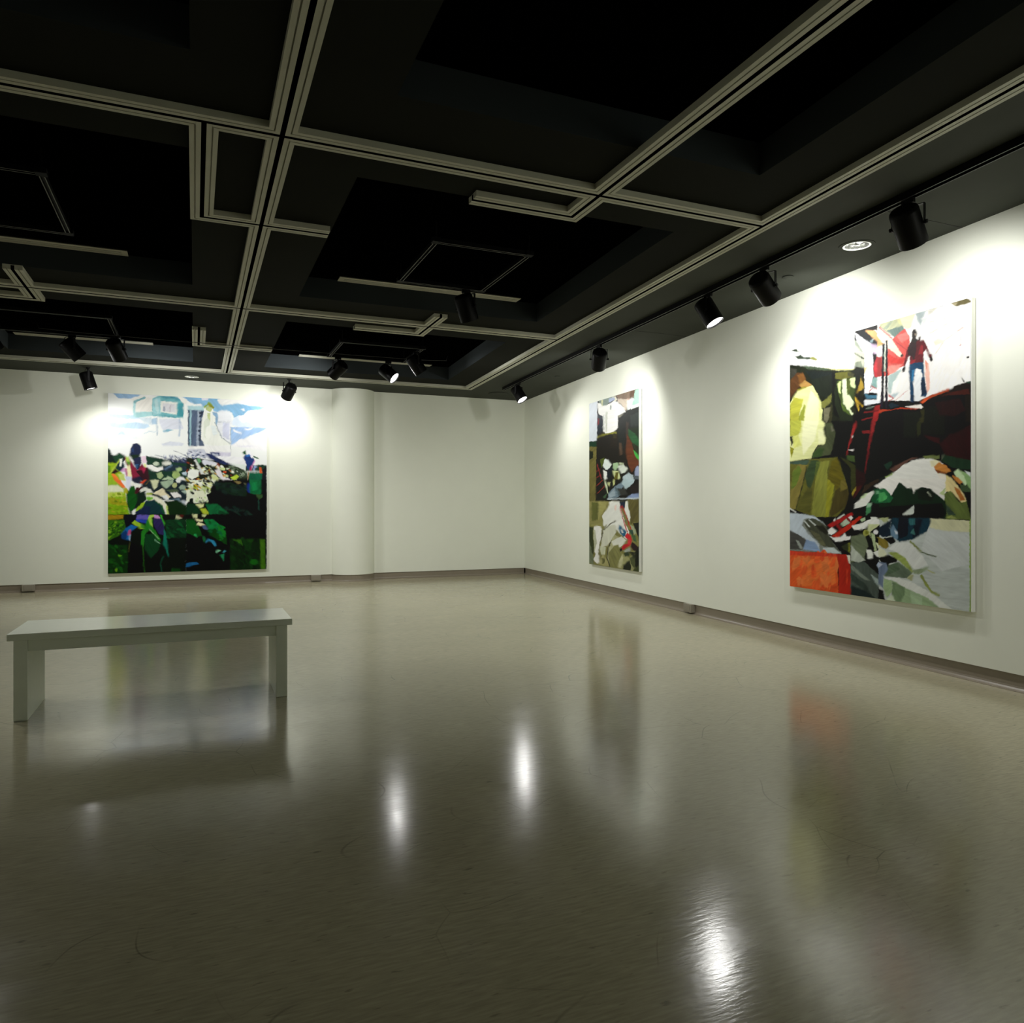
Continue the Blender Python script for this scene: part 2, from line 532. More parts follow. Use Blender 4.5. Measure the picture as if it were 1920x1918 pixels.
TR_OFF = 0.875
Z_TRK = H - .048
tr = empty('light_track', (wall_x(7) - TR_OFF, 7, H))
tag(tr, 'long black lighting track on the soffit along the right wall', 'light track')
o = track_bar((wall_x(-1.5) - TR_OFF, -1.5), (wall_x(11.50) - TR_OFF, 11.50), Z_TRK, tr, wide=.052, high=.046)
o.matrix_parent_inverse = tr.matrix_basis.inverted()

Z_LOOP = 3.300
def loop(x0, x1, y0, y1, label):
    e = empty('track_loop', ((x0 + x1) / 2, (y0 + y1) / 2, Z_LOOP))
    tag(e, label, 'light track', 'rectangular lighting tracks in the coffers')
    inv = Matrix.Translation(e.location).inverted()
    for a_, b_ in (((x0, y0), (x1, y0)), ((x1, y0), (x1, y1)), ((x1, y1), (x0, y1)), ((x0, y1), (x0, y0))):
        d = (Vector(b_) - Vector(a_)).normalized() * .03
        track_bar(Vector(a_) + d, Vector(b_) - d, Z_LOOP, e).matrix_parent_inverse = inv
    for cx, cy in ((x0, y0), (x1, y0), (x1, y1), (x0, y1)):
        bm = bmesh.new()
        add_box(bm, (cx - .034, cy - .034, Z_LOOP - .001), (cx + .034, cy + .034, Z_LOOP + .036), .003)
        bm_obj('corner_joint', bm, M['track'], e).matrix_parent_inverse = inv
        bm = bmesh.new()
        lathe(bm, [(.006, Z_LOOP + .03), (.006, Z_COF)], 8, Matrix.Translation((cx, cy, 0)))
        bm_obj('hanger_rod', bm, M['track'], e).matrix_parent_inverse = inv
loop(1.735, 2.53, 5.60, 6.69, 'black rectangular lighting track in the large near coffer')
loop(1.70, 2.74, 9.42, 10.38, 'black rectangular lighting track in the far right coffer')
loop(-2.13, -0.865, 9.25, 10.28, 'black rectangular lighting track in the far left coffer')
loop(-2.13, -0.88, 5.42, 6.52, 'black rectangular lighting track in the near left coffer')

# ------------------------------------------------------------------ slot diffusers at the far side of each coffer
def diffuser(x0, x1, y0, y1, label):
    e = empty('slot_diffuser', ((x0 + x1) / 2, (y0 + y1) / 2, Z_COF))
    tag(e, label, 'air vent', 'slot diffusers in the coffers')
    lx, ly = (x1 - x0) / 2, (y1 - y0) / 2
    zb = -.014
    bm = bmesh.new()
    add_box(bm, (-lx, -ly, zb + .004), (lx, ly, 0))
    bm_obj('back_plate', bm, M['ventslot'], e)
    bm = bmesh.new()
    for ya, yb in ((-ly, -ly * .42), (ly * .42, ly)):
        add_box(bm, (-lx, ya, zb), (lx, yb, zb + .006), .001)
    for xa, xb in ((-lx, -lx + .05), (lx - .05, lx)):
        add_box(bm, (xa, -ly * .42, zb), (xb, ly * .42, zb + .006))
    bm_obj('frame', bm, M['vent'], e)
    bm = bmesh.new()
    add_box(bm, (-lx + .05, -ly * .20, zb), (lx - .05, ly * .20, zb + .006))
    bm_obj('blade', bm, M['vent'], e)
diffuser(1.29, 3.20, 7.28, 7.42, 'pale slot air diffuser in the large near coffer')
diffuser(1.40, 3.40, 11.18, 11.32, 'pale slot air diffuser in the far right coffer')
diffuser(-2.12, -0.52, 11.18, 11.32, 'pale slot air diffuser in the far left coffer, behind two spotlights')
diffuser(-2.12, -0.54, 7.28, 7.42, 'pale slot air diffuser in the near left coffer')

# ------------------------------------------------------------------ recessed downlights, sprinkler covers, speaker plate
def downlight(x, y, label):
    e = empty('downlight', (x, y, H))
    tag(e, label, 'ceiling light', 'recessed downlights in the soffit')
    bm = bmesh.new()
    lathe(bm, [(.100, -.001), (.101, -.004), (.131, -.003), (.131, .0), (.128, .002)], 40)
    bm_obj('trim_ring', bm, M['ceil'], e, True)
    bm = bmesh.new()
    lathe(bm, [(.101, -.004), (.095, -.005), (.086, -.001), (.086, .004)], 40)
    bm_obj('inner_ring', bm, M['chrome'], e, True)
    bm = bmesh.new()
    lathe(bm, [(.087, .002), (.080, .030), (.066, .060), (.046, .085), (.030, .098)], 14)
    bm_obj('reflector', bm, M['chrome'], e)
    for s in (-1, 1):
        bm = bmesh.new()
        lathe(bm, [(.004, .020), (.022, .030), (.022, .088), (.010, .099)], 12, Matrix.Translation((.030 * s, 0, 0)), cap0=True)
        bm_obj('bulb', bm, M['bulb'], e, True)
    bm = bmesh.new()
    lathe(bm, [(.128, .001), (.128, .11), (.0, .112)], 24)
    bm_obj('can', bm, M['black'], e)
downlight(*DL[0], 'round chrome downlight in the soffit above the large painting')
downlight(*DL[1], 'round chrome downlight in the soffit above the square far painting')

def plate(name, x, y, r, label, cat):
    bm = bmesh.new()
    lathe(bm, [(0.0001, -.012), (r * .9, -.012), (r, -.009), (r, -.005)], 32)
    e = empty(name, (x, y, H))
    tag(e, label, cat)
    bm_obj('cover', bm, M['ceil'], e, True)
    bm = bmesh.new()
    lathe(bm, [(r * .86, -.006), (r * .86, .0)], 32)
    bm_obj('neck', bm, M['seam'], e, True)
plate('sprinkler_cover', 4.76, 5.05, .048, 'small flat round cover on the soffit beside two spotlights near the large painting', 'sprinkler cover')
plate('sprinkler_cover', 5.10, 10.22, .048, 'small flat round cover on the soffit above the narrow painting', 'sprinkler cover')
plate('ceiling_speaker', 4.90, 12.15, .17, 'flat round dark plate on the soffit in the far corner', 'ceiling speaker')

# thin cable strung under the centre beam
pts = [(-1.62, 9.72, 3.30), (-1.60, 9.72, 3.235)] + [(-1.6 + 4.75 * t / 12, 9.71, 3.222 - .012 * math.sin(math.pi * t / 12)) for t in range(1, 12)] + [(3.15, 9.70, 3.235), (3.17, 9.70, 3.30)]
co = tube('cable', pts, .0035, M['cable'])
tag(co, 'thin black cable strung across under the centre ceiling beam', 'cable')

# ------------------------------------------------------------------ track spotlights
R_B, L_B = .088, .250
def body_mesh():
    bm = bmesh.new()
    h2 = L_B / 2
    # axis along +Z = beam direction; rounded rear cap, open snoot at the front
    lathe(bm, [(.0001, -h2), (.050, -h2), (.072, -h2 + .004), (.083, -h2 + .014), (.087, -h2 + .028), (R_B, -h2 + .03), (R_B, h2), (R_B - .005, h2), (R_B - .006, h2 - .020)], 40)
    return bm
def lens_mesh():
    bm = bmesh.new()
    h2 = L_B / 2
    lathe(bm, [(R_B - .006, h2 - .016), (.060, h2 - .010), (.030, h2 - .007), (.0001, h2 - .006)], 40)
    return bm
def rot_to(axis):
    return Vector((0, 0, 1)).rotation_difference(Vector(axis).normalized()).to_matrix().to_4x4()

def spotlight(mount, axis, label, power=1.0, drop=.17, canopy=False, beam=160, soft=.75):
    """mount: point under the track where the adapter starts; axis: beam direction"""
    e = empty('track_spotlight', mount)
    tag(e, label, 'spotlight', 'black track spotlights')
    ax = Vector(axis).normalized()
    Rm = rot_to(ax)
    C = Matrix.Translation((0, 0, -drop))
    side = ax.cross(Vector((0, 0, 1)))
    side = side.normalized() if side.length > 1e-3 else Vector((1, 0, 0))
    yaw = math.atan2(side.y, side.x)
    Y = Matrix.Rotation(yaw, 4, 'Z')
    b = bm_obj('body', body_mesh(), M['black'], e, True, 40)
    b.matrix_local = C @ Rm
    ln = bm_obj('lens', lens_mesh(), M['lens'], e, True, 40)
    ln.matrix_local = C @ Rm
    # adapter / canopy
    bm = bmesh.new()
    if canopy:
        lathe(bm, [(.0001, .0), (.030, .0), (.030, -.012), (.013, -.020), (.013, -.052), (.0001, -.052)], 20)
    else:
        add_box(bm, (-.042, -.014, -.032), (.042, .014, -.0015), .003)
        lathe(bm, [(.013, -.030), (.013, -.052), (.0001, -.052)], 16)
    ad = bm_obj('adapter', bm, M['black'], e)
    if not canopy:
        ad.rotation_euler = (0, 0, math.pi / 2 + math.atan(SKEW) if mount[0] > 4 else 0)
    # yoke
    t, wd, hw = .005, .0125, R_B + .013
    ybar = -.050
    bm = bmesh.new()
    add_box(bm, (-hw, -wd, ybar - t), (hw, wd, ybar), .0015, Y)
    for s in (-1, 1):
        x = s * (hw - t / 2)
        add_box(bm, (x - t / 2, -wd, -drop - .012), (x + t / 2, wd, ybar), 0, Y)
    bm_obj('yoke', bm, M['black'], e)
    for s in (-1, 1):
        bm = bmesh.new()
        q = Y @ Matrix.Translation((s * (R_B - .003), 0, -drop)) @ Matrix.Rotation(s * math.pi / 2, 4, 'Y')
        lathe(bm, [(.005, 0), (.005, .018), (.013, .019), (.013, .030), (.0001, .031)], 12, q)
        bm_obj('knob', bm, M['black'], e, True)
    # power cord loop between the adapter and the rear of the lamp
    rear = Vector((0, 0, -drop)) - ax * (L_B / 2 - .005)
    q0, q1, q2 = Vector((.012, 0, -.048)), (rear + Vector((0, 0, -.02))) * .5 - ax * .07, rear
    tube('cord', [q0 * (1 - t) ** 2 + q1 * 2 * t * (1 - t) + q2 * t * t for t in [k / 8 for k in range(9)]], .0032, M['black'], e)
    # the lamp's own light
    la = bpy.data.lights.new('spot_bulb', 'SPOT')
    la.energy = LAMP_W * power
    la.color = LAMP_RGB
    la.spot_size = math.radians(beam)
    la.spot_blend = soft
    la.shadow_soft_size = .055
    lo = bpy.data.objects.new('spot_bulb', la)
    COL.objects.link(lo)
    lo.parent = e
    lo.matrix_local = C @ (Vector((0, 0, -1)).rotation_difference(ax).to_matrix().to_4x4()) @ Matrix.Translation((0, 0, -(L_B / 2 + .048)))
    return e

def on_track(y, axis, label, **k):
    return spotlight((wall_x(y) - TR_OFF, y, Z_TRK), axis, label, **k)
def on_loop(x, y, axis, label, **k):
    return spotlight((x, y, Z_LOOP), axis, label, **k)
def on_soffit(x, y, axis, label, **k):
    return spotlight((x, y, H), axis, label, canopy=True, drop=.185, **k)

on_track(3.40, (0.651, 0.197, -0.733), 'largest black spotlight on the right track, beside the round downlight', power=0.55)
on_track(4.815, (0.80, 0.258, -0.52), 'black spotlight on the right track, tipped toward the wall left of the round downlight', power=0.55)
on_track(5.607, (0.289, -0.408, -0.866), 'black spotlight with glowing rim on the right track, second left of the downlight', power=0.5)
on_track(7.89, (0.337, 0.736, -0.587), 'black spotlight on the right track seen from behind, above the narrow painting', power=0.75)
on_track(10.77, (0.331, -0.461, -0.823), 'black spotlight with glowing lens at the corner end of the right track', power=0.36)
on_loop(2.37, 6.69, (0.387, 0.257, -0.886), 'black spotlight hanging in front of the pale diffuser of the large near coffer', power=1.15)
on_loop(2.70, 9.60, (0.60, 0.042, -0.799), 'slim-looking black spotlight with a bright edge line, rightmost in the far right coffer', power=1.0)
on_loop(2.51, 10.36, (0.552, -0.45, -0.568), 'black spotlight turned sideways with its full glowing lens showing', power=0.2)
on_loop(1.81, 10.36, (-0.51, 0.676, -0.532), 'black spotlight tipped left in the far right coffer above the pilaster', power=1.0)
on_soffit(1.365, 12.15, (-0.29, 0.66, -0.69), 'black spotlight on the far soffit, right of the square painting', power=0.3)
on_loop(-0.865, 10.09, (0.294, 0.662, -0.689), 'black spotlight in the far left coffer, right one of the pair', power=0.85)
on_loop(-1.35, 10.28, (0.66, 0.25, -0.71), 'black spotlight in the far left coffer, left one of the pair', power=0.9)
on_soffit(-1.407, 12.23, (0.293, 0.06, -0.955), 'black spotlight on the far soffit, above the square painting\'s left edge', power=0.38)
on_loop(-2.13, 10.05, (0.412, 0.474, -0.778), 'black spotlight cut off by the left picture edge in the far left coffer', power=0.25)
# same lamps outside the picture; all but the first added as ambient fill
on_loop(-1.70, 6.52, (0.30, -0.20, -0.93), 'black spotlight in the near left coffer, beyond the left picture edge', power=OUT_W * .75, beam=160)
on_loop(-1.45, 5.42, (-0.75, -0.1, -0.65), 'black spotlight on the near side of the near left coffer track, unseen, added for fill light', power=OUT_W * 1.2, beam=160)  # unseen, added to raise the ambient level from the left wall
for y_, n_ in ((0.9, 'first'), (-0.5, 'second')):  # unseen pair added to lift the ambient light
    on_track(y_, (0.75, 0.1, -0.65), 'black spotlight added for fill light on the right track behind the viewpoint, %s from the picture edge' % n_, power=OUT_W * 1.2, beam=160)
# ------------------------------------------------------------------ paintings
# Each picture is painted shape by shape (polygons "hex x,y x,y ..", ellipses "E hex cx,cy,rx,ry",
# strokes "L hex width x,y ..", broken dabs "S hex,hex,.. count size angle x,y ..") into a colour buffer
# that is stored as a colour attribute on a fine grid over the canvas face.
_rng = np.random.RandomState(7)
_NOISE = _rng.rand(128, 128)
def vnoise(x, y):
    x = np.mod(x, 128.0); y = np.mod(y, 128.0)
    i = np.floor(x).astype(int); j = np.floor(y).astype(int)
    fx = x - i; fy = y - j
    fx = fx * fx * (3 - 2 * fx); fy = fy * fy * (3 - 2 * fy)
    i %= 128; j %= 128
    i1 = (i + 1) % 128; j1 = (j + 1) % 128
    return (_NOISE[j, i] * (1 - fx) + _NOISE[j, i1] * fx) * (1 - fy) + (_NOISE[j1, i] * (1 - fx) + _NOISE[j1, i1] * fx) * fy

def hex_lin(h_):
    c = np.array([int(h_[k:k + 2], 16) / 255.0 for k in (0, 2, 4)])
    return np.where(c <= 0.04045, c / 12.92, ((c + 0.055) / 1.055) ** 2.4)

class Paint:
    def __init__(s, box, base, ss=2.0, grain=0.10, seed=1):
        s.x0, s.y0, s.x1, s.y1 = box
        s.ss = ss
        s.W = int((s.x1 - s.x0) * ss); s.Hh = int((s.y1 - s.y0) * ss)
        s.buf = np.zeros((s.Hh, s.W, 3)); s.buf[:] = hex_lin(base)
        yy, xx = np.mgrid[0:s.Hh, 0:s.W]
        s.X = xx / ss + s.x0; s.Y = yy / ss + s.y0
        a = 1.3
        s.XW = s.X + a * (vnoise(s.X / 4.0, s.Y / 4.0) - .5) + .8 * (vnoise(s.X / 1.7 + 40, s.Y / 1.7) - .5)
        s.YW = s.Y + a * (vnoise(s.X / 4.0 + 50, s.Y / 4.0 + 9) - .5) + .8 * (vnoise(s.X / 1.7, s.Y / 1.7 + 70) - .5)
        s.grain = grain
        s.rs = random.Random(seed)
    def fill(s, pts, hx, ang=None, warp_on=True):
        p = np.asarray(pts, float)
        m = 2
        i0 = max(int((p[:, 0].min() - s.x0 - m) * s.ss), 0); i1 = min(int((p[:, 0].max() - s.x0 + m) * s.ss) + 1, s.W)
        j0 = max(int((p[:, 1].min() - s.y0 - m) * s.ss), 0); j1 = min(int((p[:, 1].max() - s.y0 + m) * s.ss) + 1, s.Hh)
        if i1 <= i0 or j1 <= j0:
            return
        X = s.XW[j0:j1, i0:i1]; Y = s.YW[j0:j1, i0:i1]
        ins = np.zeros(X.shape, bool)
        n = len(p)
        for k in range(n):
            xa, ya = p[k]; xb, yb = p[(k + 1) % n]
            if ya == yb:
                continue
            c = ((ya > Y) != (yb > Y)) & (X < (xb - xa) * (Y - ya) / (yb - ya) + xa)
            ins ^= c
        ang = s.rs.uniform(0, math.pi) if ang is None else ang
        ca, sa = math.cos(ang), math.sin(ang)
        U = (s.X[j0:j1, i0:i1] * ca + s.Y[j0:j1, i0:i1] * sa); V = (-s.X[j0:j1, i0:i1] * sa + s.Y[j0:j1, i0:i1] * ca)
        o = s.rs.uniform(0, 100)
        g = 1 + s.grain * (1.5 * (vnoise(U / 16 + o, V / 2.2) - .5) + 1.0 * (vnoise(U / 9 + o, V / 1.1 + 31) - .5) + 1.2 * (vnoise(U / 24, V / 9 + o) - .5)) * 2
        cc = hex_lin(hx)
        g = 1 + (g - 1) * (1.25 - .9 * min(1.0, cc.mean() * 1.3))
        sub = s.buf[j0:j1, i0:i1]
        sub[ins] = (cc[None, :] * g[ins][:, None])
    def run(s, tile, text):
        ox, oy, sc = tile
        def P(t):
            return [(ox + float(q.split(',')[0]) / sc, oy + float(q.split(',')[1]) / sc) for q in t]
        for ln in text.replace(';', '\n').split('\n'):
            w_ = ln.split()
            if not w_:
                continue
            if w_[0] == 'E':
                cx, cy, rx, ry = [float(q) / sc for q in w_[2].split(',')]
                s.fill([(ox + cx + rx * math.cos(t * .3927) * s.rs.uniform(.9, 1.06), oy + cy + ry * math.sin(t * .3927) * s.rs.uniform(.9, 1.06)) for t in range(16)], w_[1])
            elif w_[0] == 'L':
                q = P(w_[3:]); hw = float(w_[2]) / sc / 2
                for (xa, ya), (xb, yb) in zip(q, q[1:]):
                    l = math.hypot(xb - xa, yb - ya) or 1
                    nx, ny = -(yb - ya) / l * hw, (xb - xa) / l * hw
                    s.fill([(xa + nx, ya + ny), (xb + nx, yb + ny), (xb - nx, yb - ny), (xa - nx, ya - ny)], w_[1])
            elif w_[0] == 'S':
                cols = w_[1].split(','); n = int(w_[2]); sz = float(w_[3]) / sc; an = math.radians(float(w_[4]))
                reg = P(w_[5:])
                xs = [q[0] for q in reg]; ys_ = [q[1] for q in reg]
                k = 0; tries = 0
                while k < n and tries < n * 20:
                    tries += 1
                    x = s.rs.uniform(min(xs), max(xs)); y = s.rs.uniform(min(ys_), max(ys_))
                    ins = False
                    for (xa, ya), (xb, yb) in zip(reg, reg[1:] + reg[:1]):
                        if (ya > y) != (yb > y) and x < (xb - xa) * (y - ya) / (yb - ya) + xa:
                            ins = not ins
                    if not ins:
                        continue
                    k += 1
                    r1 = sz * s.rs.uniform(.5, 1.5); r2 = r1 * s.rs.uniform(.25, .6); t0 = an + s.rs.uniform(-.5, .5)
                    pt = []
                    for q in range(6):
                        aa = q * math.pi / 3 + s.rs.uniform(-.3, .3); rr = s.rs.uniform(.7, 1.1)
                        u_, v_ = r1 * rr * math.cos(aa), r2 * rr * math.sin(aa)
                        pt.append((x + u_ * math.cos(t0) - v_ * math.sin(t0), y + u_ * math.sin(t0) + v_ * math.cos(t0)))
                    s.fill(pt, s.rs.choice(cols))
            else:
                s.fill(P(w_[1:]), w_[0])

def smear(P, length=2.2, n=7):
    """drag the wet paint a little along a slowly turning brush direction"""
    th = 2 * math.pi * (vnoise(P.X / 34.0 + 11, P.Y / 34.0 + 3) + .35 * vnoise(P.X / 9.0, P.Y / 9.0 + 60))
    ln = length * P.ss * (.25 + 1.1 * vnoise(P.X / 15.0 + 80, P.Y / 15.0 + 25))
    cx, cy = np.cos(th), np.sin(th)
    jj, ii = np.mgrid[0:P.Hh, 0:P.W]
    acc = np.zeros_like(P.buf)
    for k in range(n):
        t = (k / (n - 1) - .5) * 2
        a = np.clip((ii + cx * ln * t).round().astype(int), 0, P.W - 1)
        b = np.clip((jj + cy * ln * t).round().astype(int), 0, P.Hh - 1)
        acc += P.buf[b, a]
    P.buf = P.buf * .25 + acc / n * .75

def homography(src, dst):
    A = []
    for (x, y), (u, v_) in zip(src, dst):
        A.append([x, y, 1, 0, 0, 0, -u * x, -u * y, -u])
        A.append([0, 0, 0, x, y, 1, -v_ * x, -v_ * y, -v_])
    _, _, V = np.linalg.svd(np.array(A, float))
    return V[-1].reshape(3, 3)

def paint_material():
    m = bpy.data.materials.new('oil_paint')
    m.use_nodes = True
    nt = m.node_tree
    b = nt.nodes['Principled BSDF']
    at = nt.nodes.new('ShaderNodeAttribute')
    at.attribute_name = 'pigment'
    nt.links.new(at.outputs['Color'], b.inputs['Base Color'])
    b.inputs['Roughness'].default_value = 0.5
    b.inputs['Specular IOR Level'].default_value = 0.14
    tc = nt.nodes.new('ShaderNodeTexCoord')
    n = nt.nodes.new('ShaderNodeTexNoise')
    n.inputs['Scale'].default_value = 55
    n.inputs['Detail'].default_value = 3
    nt.links.new(tc.outputs['Object'], n.inputs['Vector'])
    bp = nt.nodes.new('ShaderNodeBump')
    bp.inputs['Strength'].default_value = 0.15
    bp.inputs['Distance'].default_value = 0.003
    nt.links.new(n.outputs['Fac'], bp.inputs['Height'])
    nt.links.new(bp.outputs[0], b.inputs['Normal'])
    return m
M['paint'] = paint_material()
PIGMENT_GAIN = 0.94

def painting(corner, xdir, width, height, depth, P, quad, nx, ny, label, side_rgb=None):
    """corner: lower-left corner of the face; xdir: plan direction to the right; quad: TL, TR, BR, BL in traced coordinates"""
    smear(P)
    xd = Vector((xdir[0], xdir[1], 0)).normalized()
    nd = Vector((xd.y, -xd.x, 0))             # into the room
    e = empty('painting', Vector(corner))
    tag(e, label, 'painting', 'large unframed paintings on the gallery walls')
    bm = bmesh.new()
    B = Matrix(((xd.x, -nd.x, 0, 0), (xd.y, -nd.y, 0, 0), (0, 0, 1, 0), (0, 0, 0, 1)))
    add_box(bm, (0, .002, 0), (width, depth, height), .004, B)
    bm_obj('stretched_canvas', bm, M['canvas'], e)
    Hm = homography([(0, 0), (1, 0), (1, 1), (0, 1)], quad)
    g = np.linspace(0, 1, nx); t = np.linspace(0, 1, ny)
    U, V = np.meshgrid(g, t)
    w_ = Hm[2, 0] * U + Hm[2, 1] * V + Hm[2, 2]
    px = (Hm[0, 0] * U + Hm[0, 1] * V + Hm[0, 2]) / w_
    py = (Hm[1, 0] * U + Hm[1, 1] * V + Hm[1, 2]) / w_
    bx = np.clip((px - P.x0) * P.ss, 0, P.W - 1.001); by_ = np.clip((py - P.y0) * P.ss, 0, P.Hh - 1.001)
    i = bx.astype(int); j = by_.astype(int); fx = (bx - i)[..., None]; fy = (by_ - j)[..., None]
    b = P.buf
    c = (b[j, i] * (1 - fx) + b[j, np.minimum(i + 1, P.W - 1)] * fx) * (1 - fy) + (b[np.minimum(j + 1, P.Hh - 1), i] * (1 - fx) + b[np.minimum(j + 1, P.Hh - 1), np.minimum(i + 1, P.W - 1)] * fx) * fy
    c = np.clip(np.maximum(c, 0) ** 1.12 * PIGMENT_GAIN, 0.0012, 0.88)
    co = np.empty((ny, nx, 3))
    ins = .003
    lx = ins + U * (width - 2 * ins); lz = ins + (1 - V) * (height - 2 * ins)
    co[..., 0] = xd.x * lx; co[..., 1] = xd.y * lx; co[..., 2] = lz
    me = bpy.data.meshes.new('painted_surface')
    nv = nx * ny
    me.vertices.add(nv)
    me.vertices.foreach_set('co', co.reshape(-1))
    ii, jj = np.meshgrid(np.arange(nx - 1), np.arange(ny - 1))
    q0 = (jj * nx + ii).reshape(-1)
    quads = np.stack([q0 + nx, q0 + nx + 1, q0 + 1, q0], 1)
    nf = len(q0)
    me.loops.add(nf * 4)
    me.loops.foreach_set('vertex_index', quads.reshape(-1).astype(np.int32))
    me.polygons.add(nf)
    me.polygons.foreach_set('loop_start', (np.arange(nf) * 4).astype(np.int32))
    me.update(calc_edges=True)
    at = me.color_attributes.new('pigment', 'FLOAT_COLOR', 'POINT')
    rgba = np.ones((nv, 4), np.float32)
    rgba[:, :3] = c.reshape(-1, 3)
    at.data.foreach_set('color', rgba.reshape(-1))
    me.materials.append(M['paint'])
    o = bpy.data.objects.new('painted_surface', me)
    COL.objects.link(o)
    o.parent = e
    return e
# ---- square landscape on the far wall
PL = Paint((198, 728, 506, 1082), 'f2f5f3', grain=.09, seed=3)
TA, TB, TC, TD = (200, 730, 11.28), (350, 740, 11.28), (200, 900, 10.655), (350, 900, 10.655)
PL.run(TA, '''a3c4e4 110,60 780,80 640,150 480,190 240,180 170,110
c9deee 40,520 560,545 700,560 690,620 400,620 160,600 40,590
c5dcee 60,650 600,690 880,740 900,800 780,830 200,820 40,760
e6eef2 40,640 500,660 620,700 300,720 60,690
cfdeea 220,960 300,880 380,890 400,960
e6ecee 450,990 640,1010 700,1050 560,1040
dfe3ee 1110,620 1540,620 1630,840 1180,850 1110,700
8fbdd0 1180,880 1280,840 1420,860 1300,890 1210,910
dde2ec 1150,1160 1350,1100 1640,1140 1600,1190 1200,1200
b4cfe4 940,620 1040,600 1050,740 960,740
d5e2ea 650,600 940,590 960,760 820,700
L c6d6e0 14 780,945 900,890 1040,900
f3f3ef 470,200 900,90 1100,100 960,180 560,240
f0eee8 610,260 820,150 960,180 960,470 610,470
8cbcc4 560,240 800,150 830,180 620,260 600,310 560,290
b4d9dc 555,280 610,290 610,480 790,490 790,560 620,600 560,580
a9d3d6 610,480 960,470 960,560 620,600
7fbfc6 960,190 1110,120 1440,130 1620,250 1620,600 1420,600 960,560
a5d2d8 970,200 1120,170 1150,300 1150,520 970,540
c0dee0 1000,230 1060,200 1110,420 1080,520 1030,400
4fa0aa 1480,300 1620,260 1620,590 1480,580
6fb2bc 1160,540 1480,560 1600,580 1420,598 1160,575
5a9fae 1110,120 1440,130 1620,250 1500,230 1380,190 1200,190
eef0ea 1140,240 1480,270 1480,530 1140,480
dcdde2 1180,290 1450,310 1450,490 1180,460
aab2c0 1190,360 1230,360 1230,470 1190,465
c9c4cc 1330,330 1350,330 1350,480 1330,478
f3f3ee 1470,120 1560,110 1692,240 1692,300 1620,300
7fb4d8 1570,140 1692,150 1692,210
9fb6c8 1045,600 1065,600 1080,980 1060,980
9fb6d0 1535,620 1560,620 1550,1000 1530,1000''')
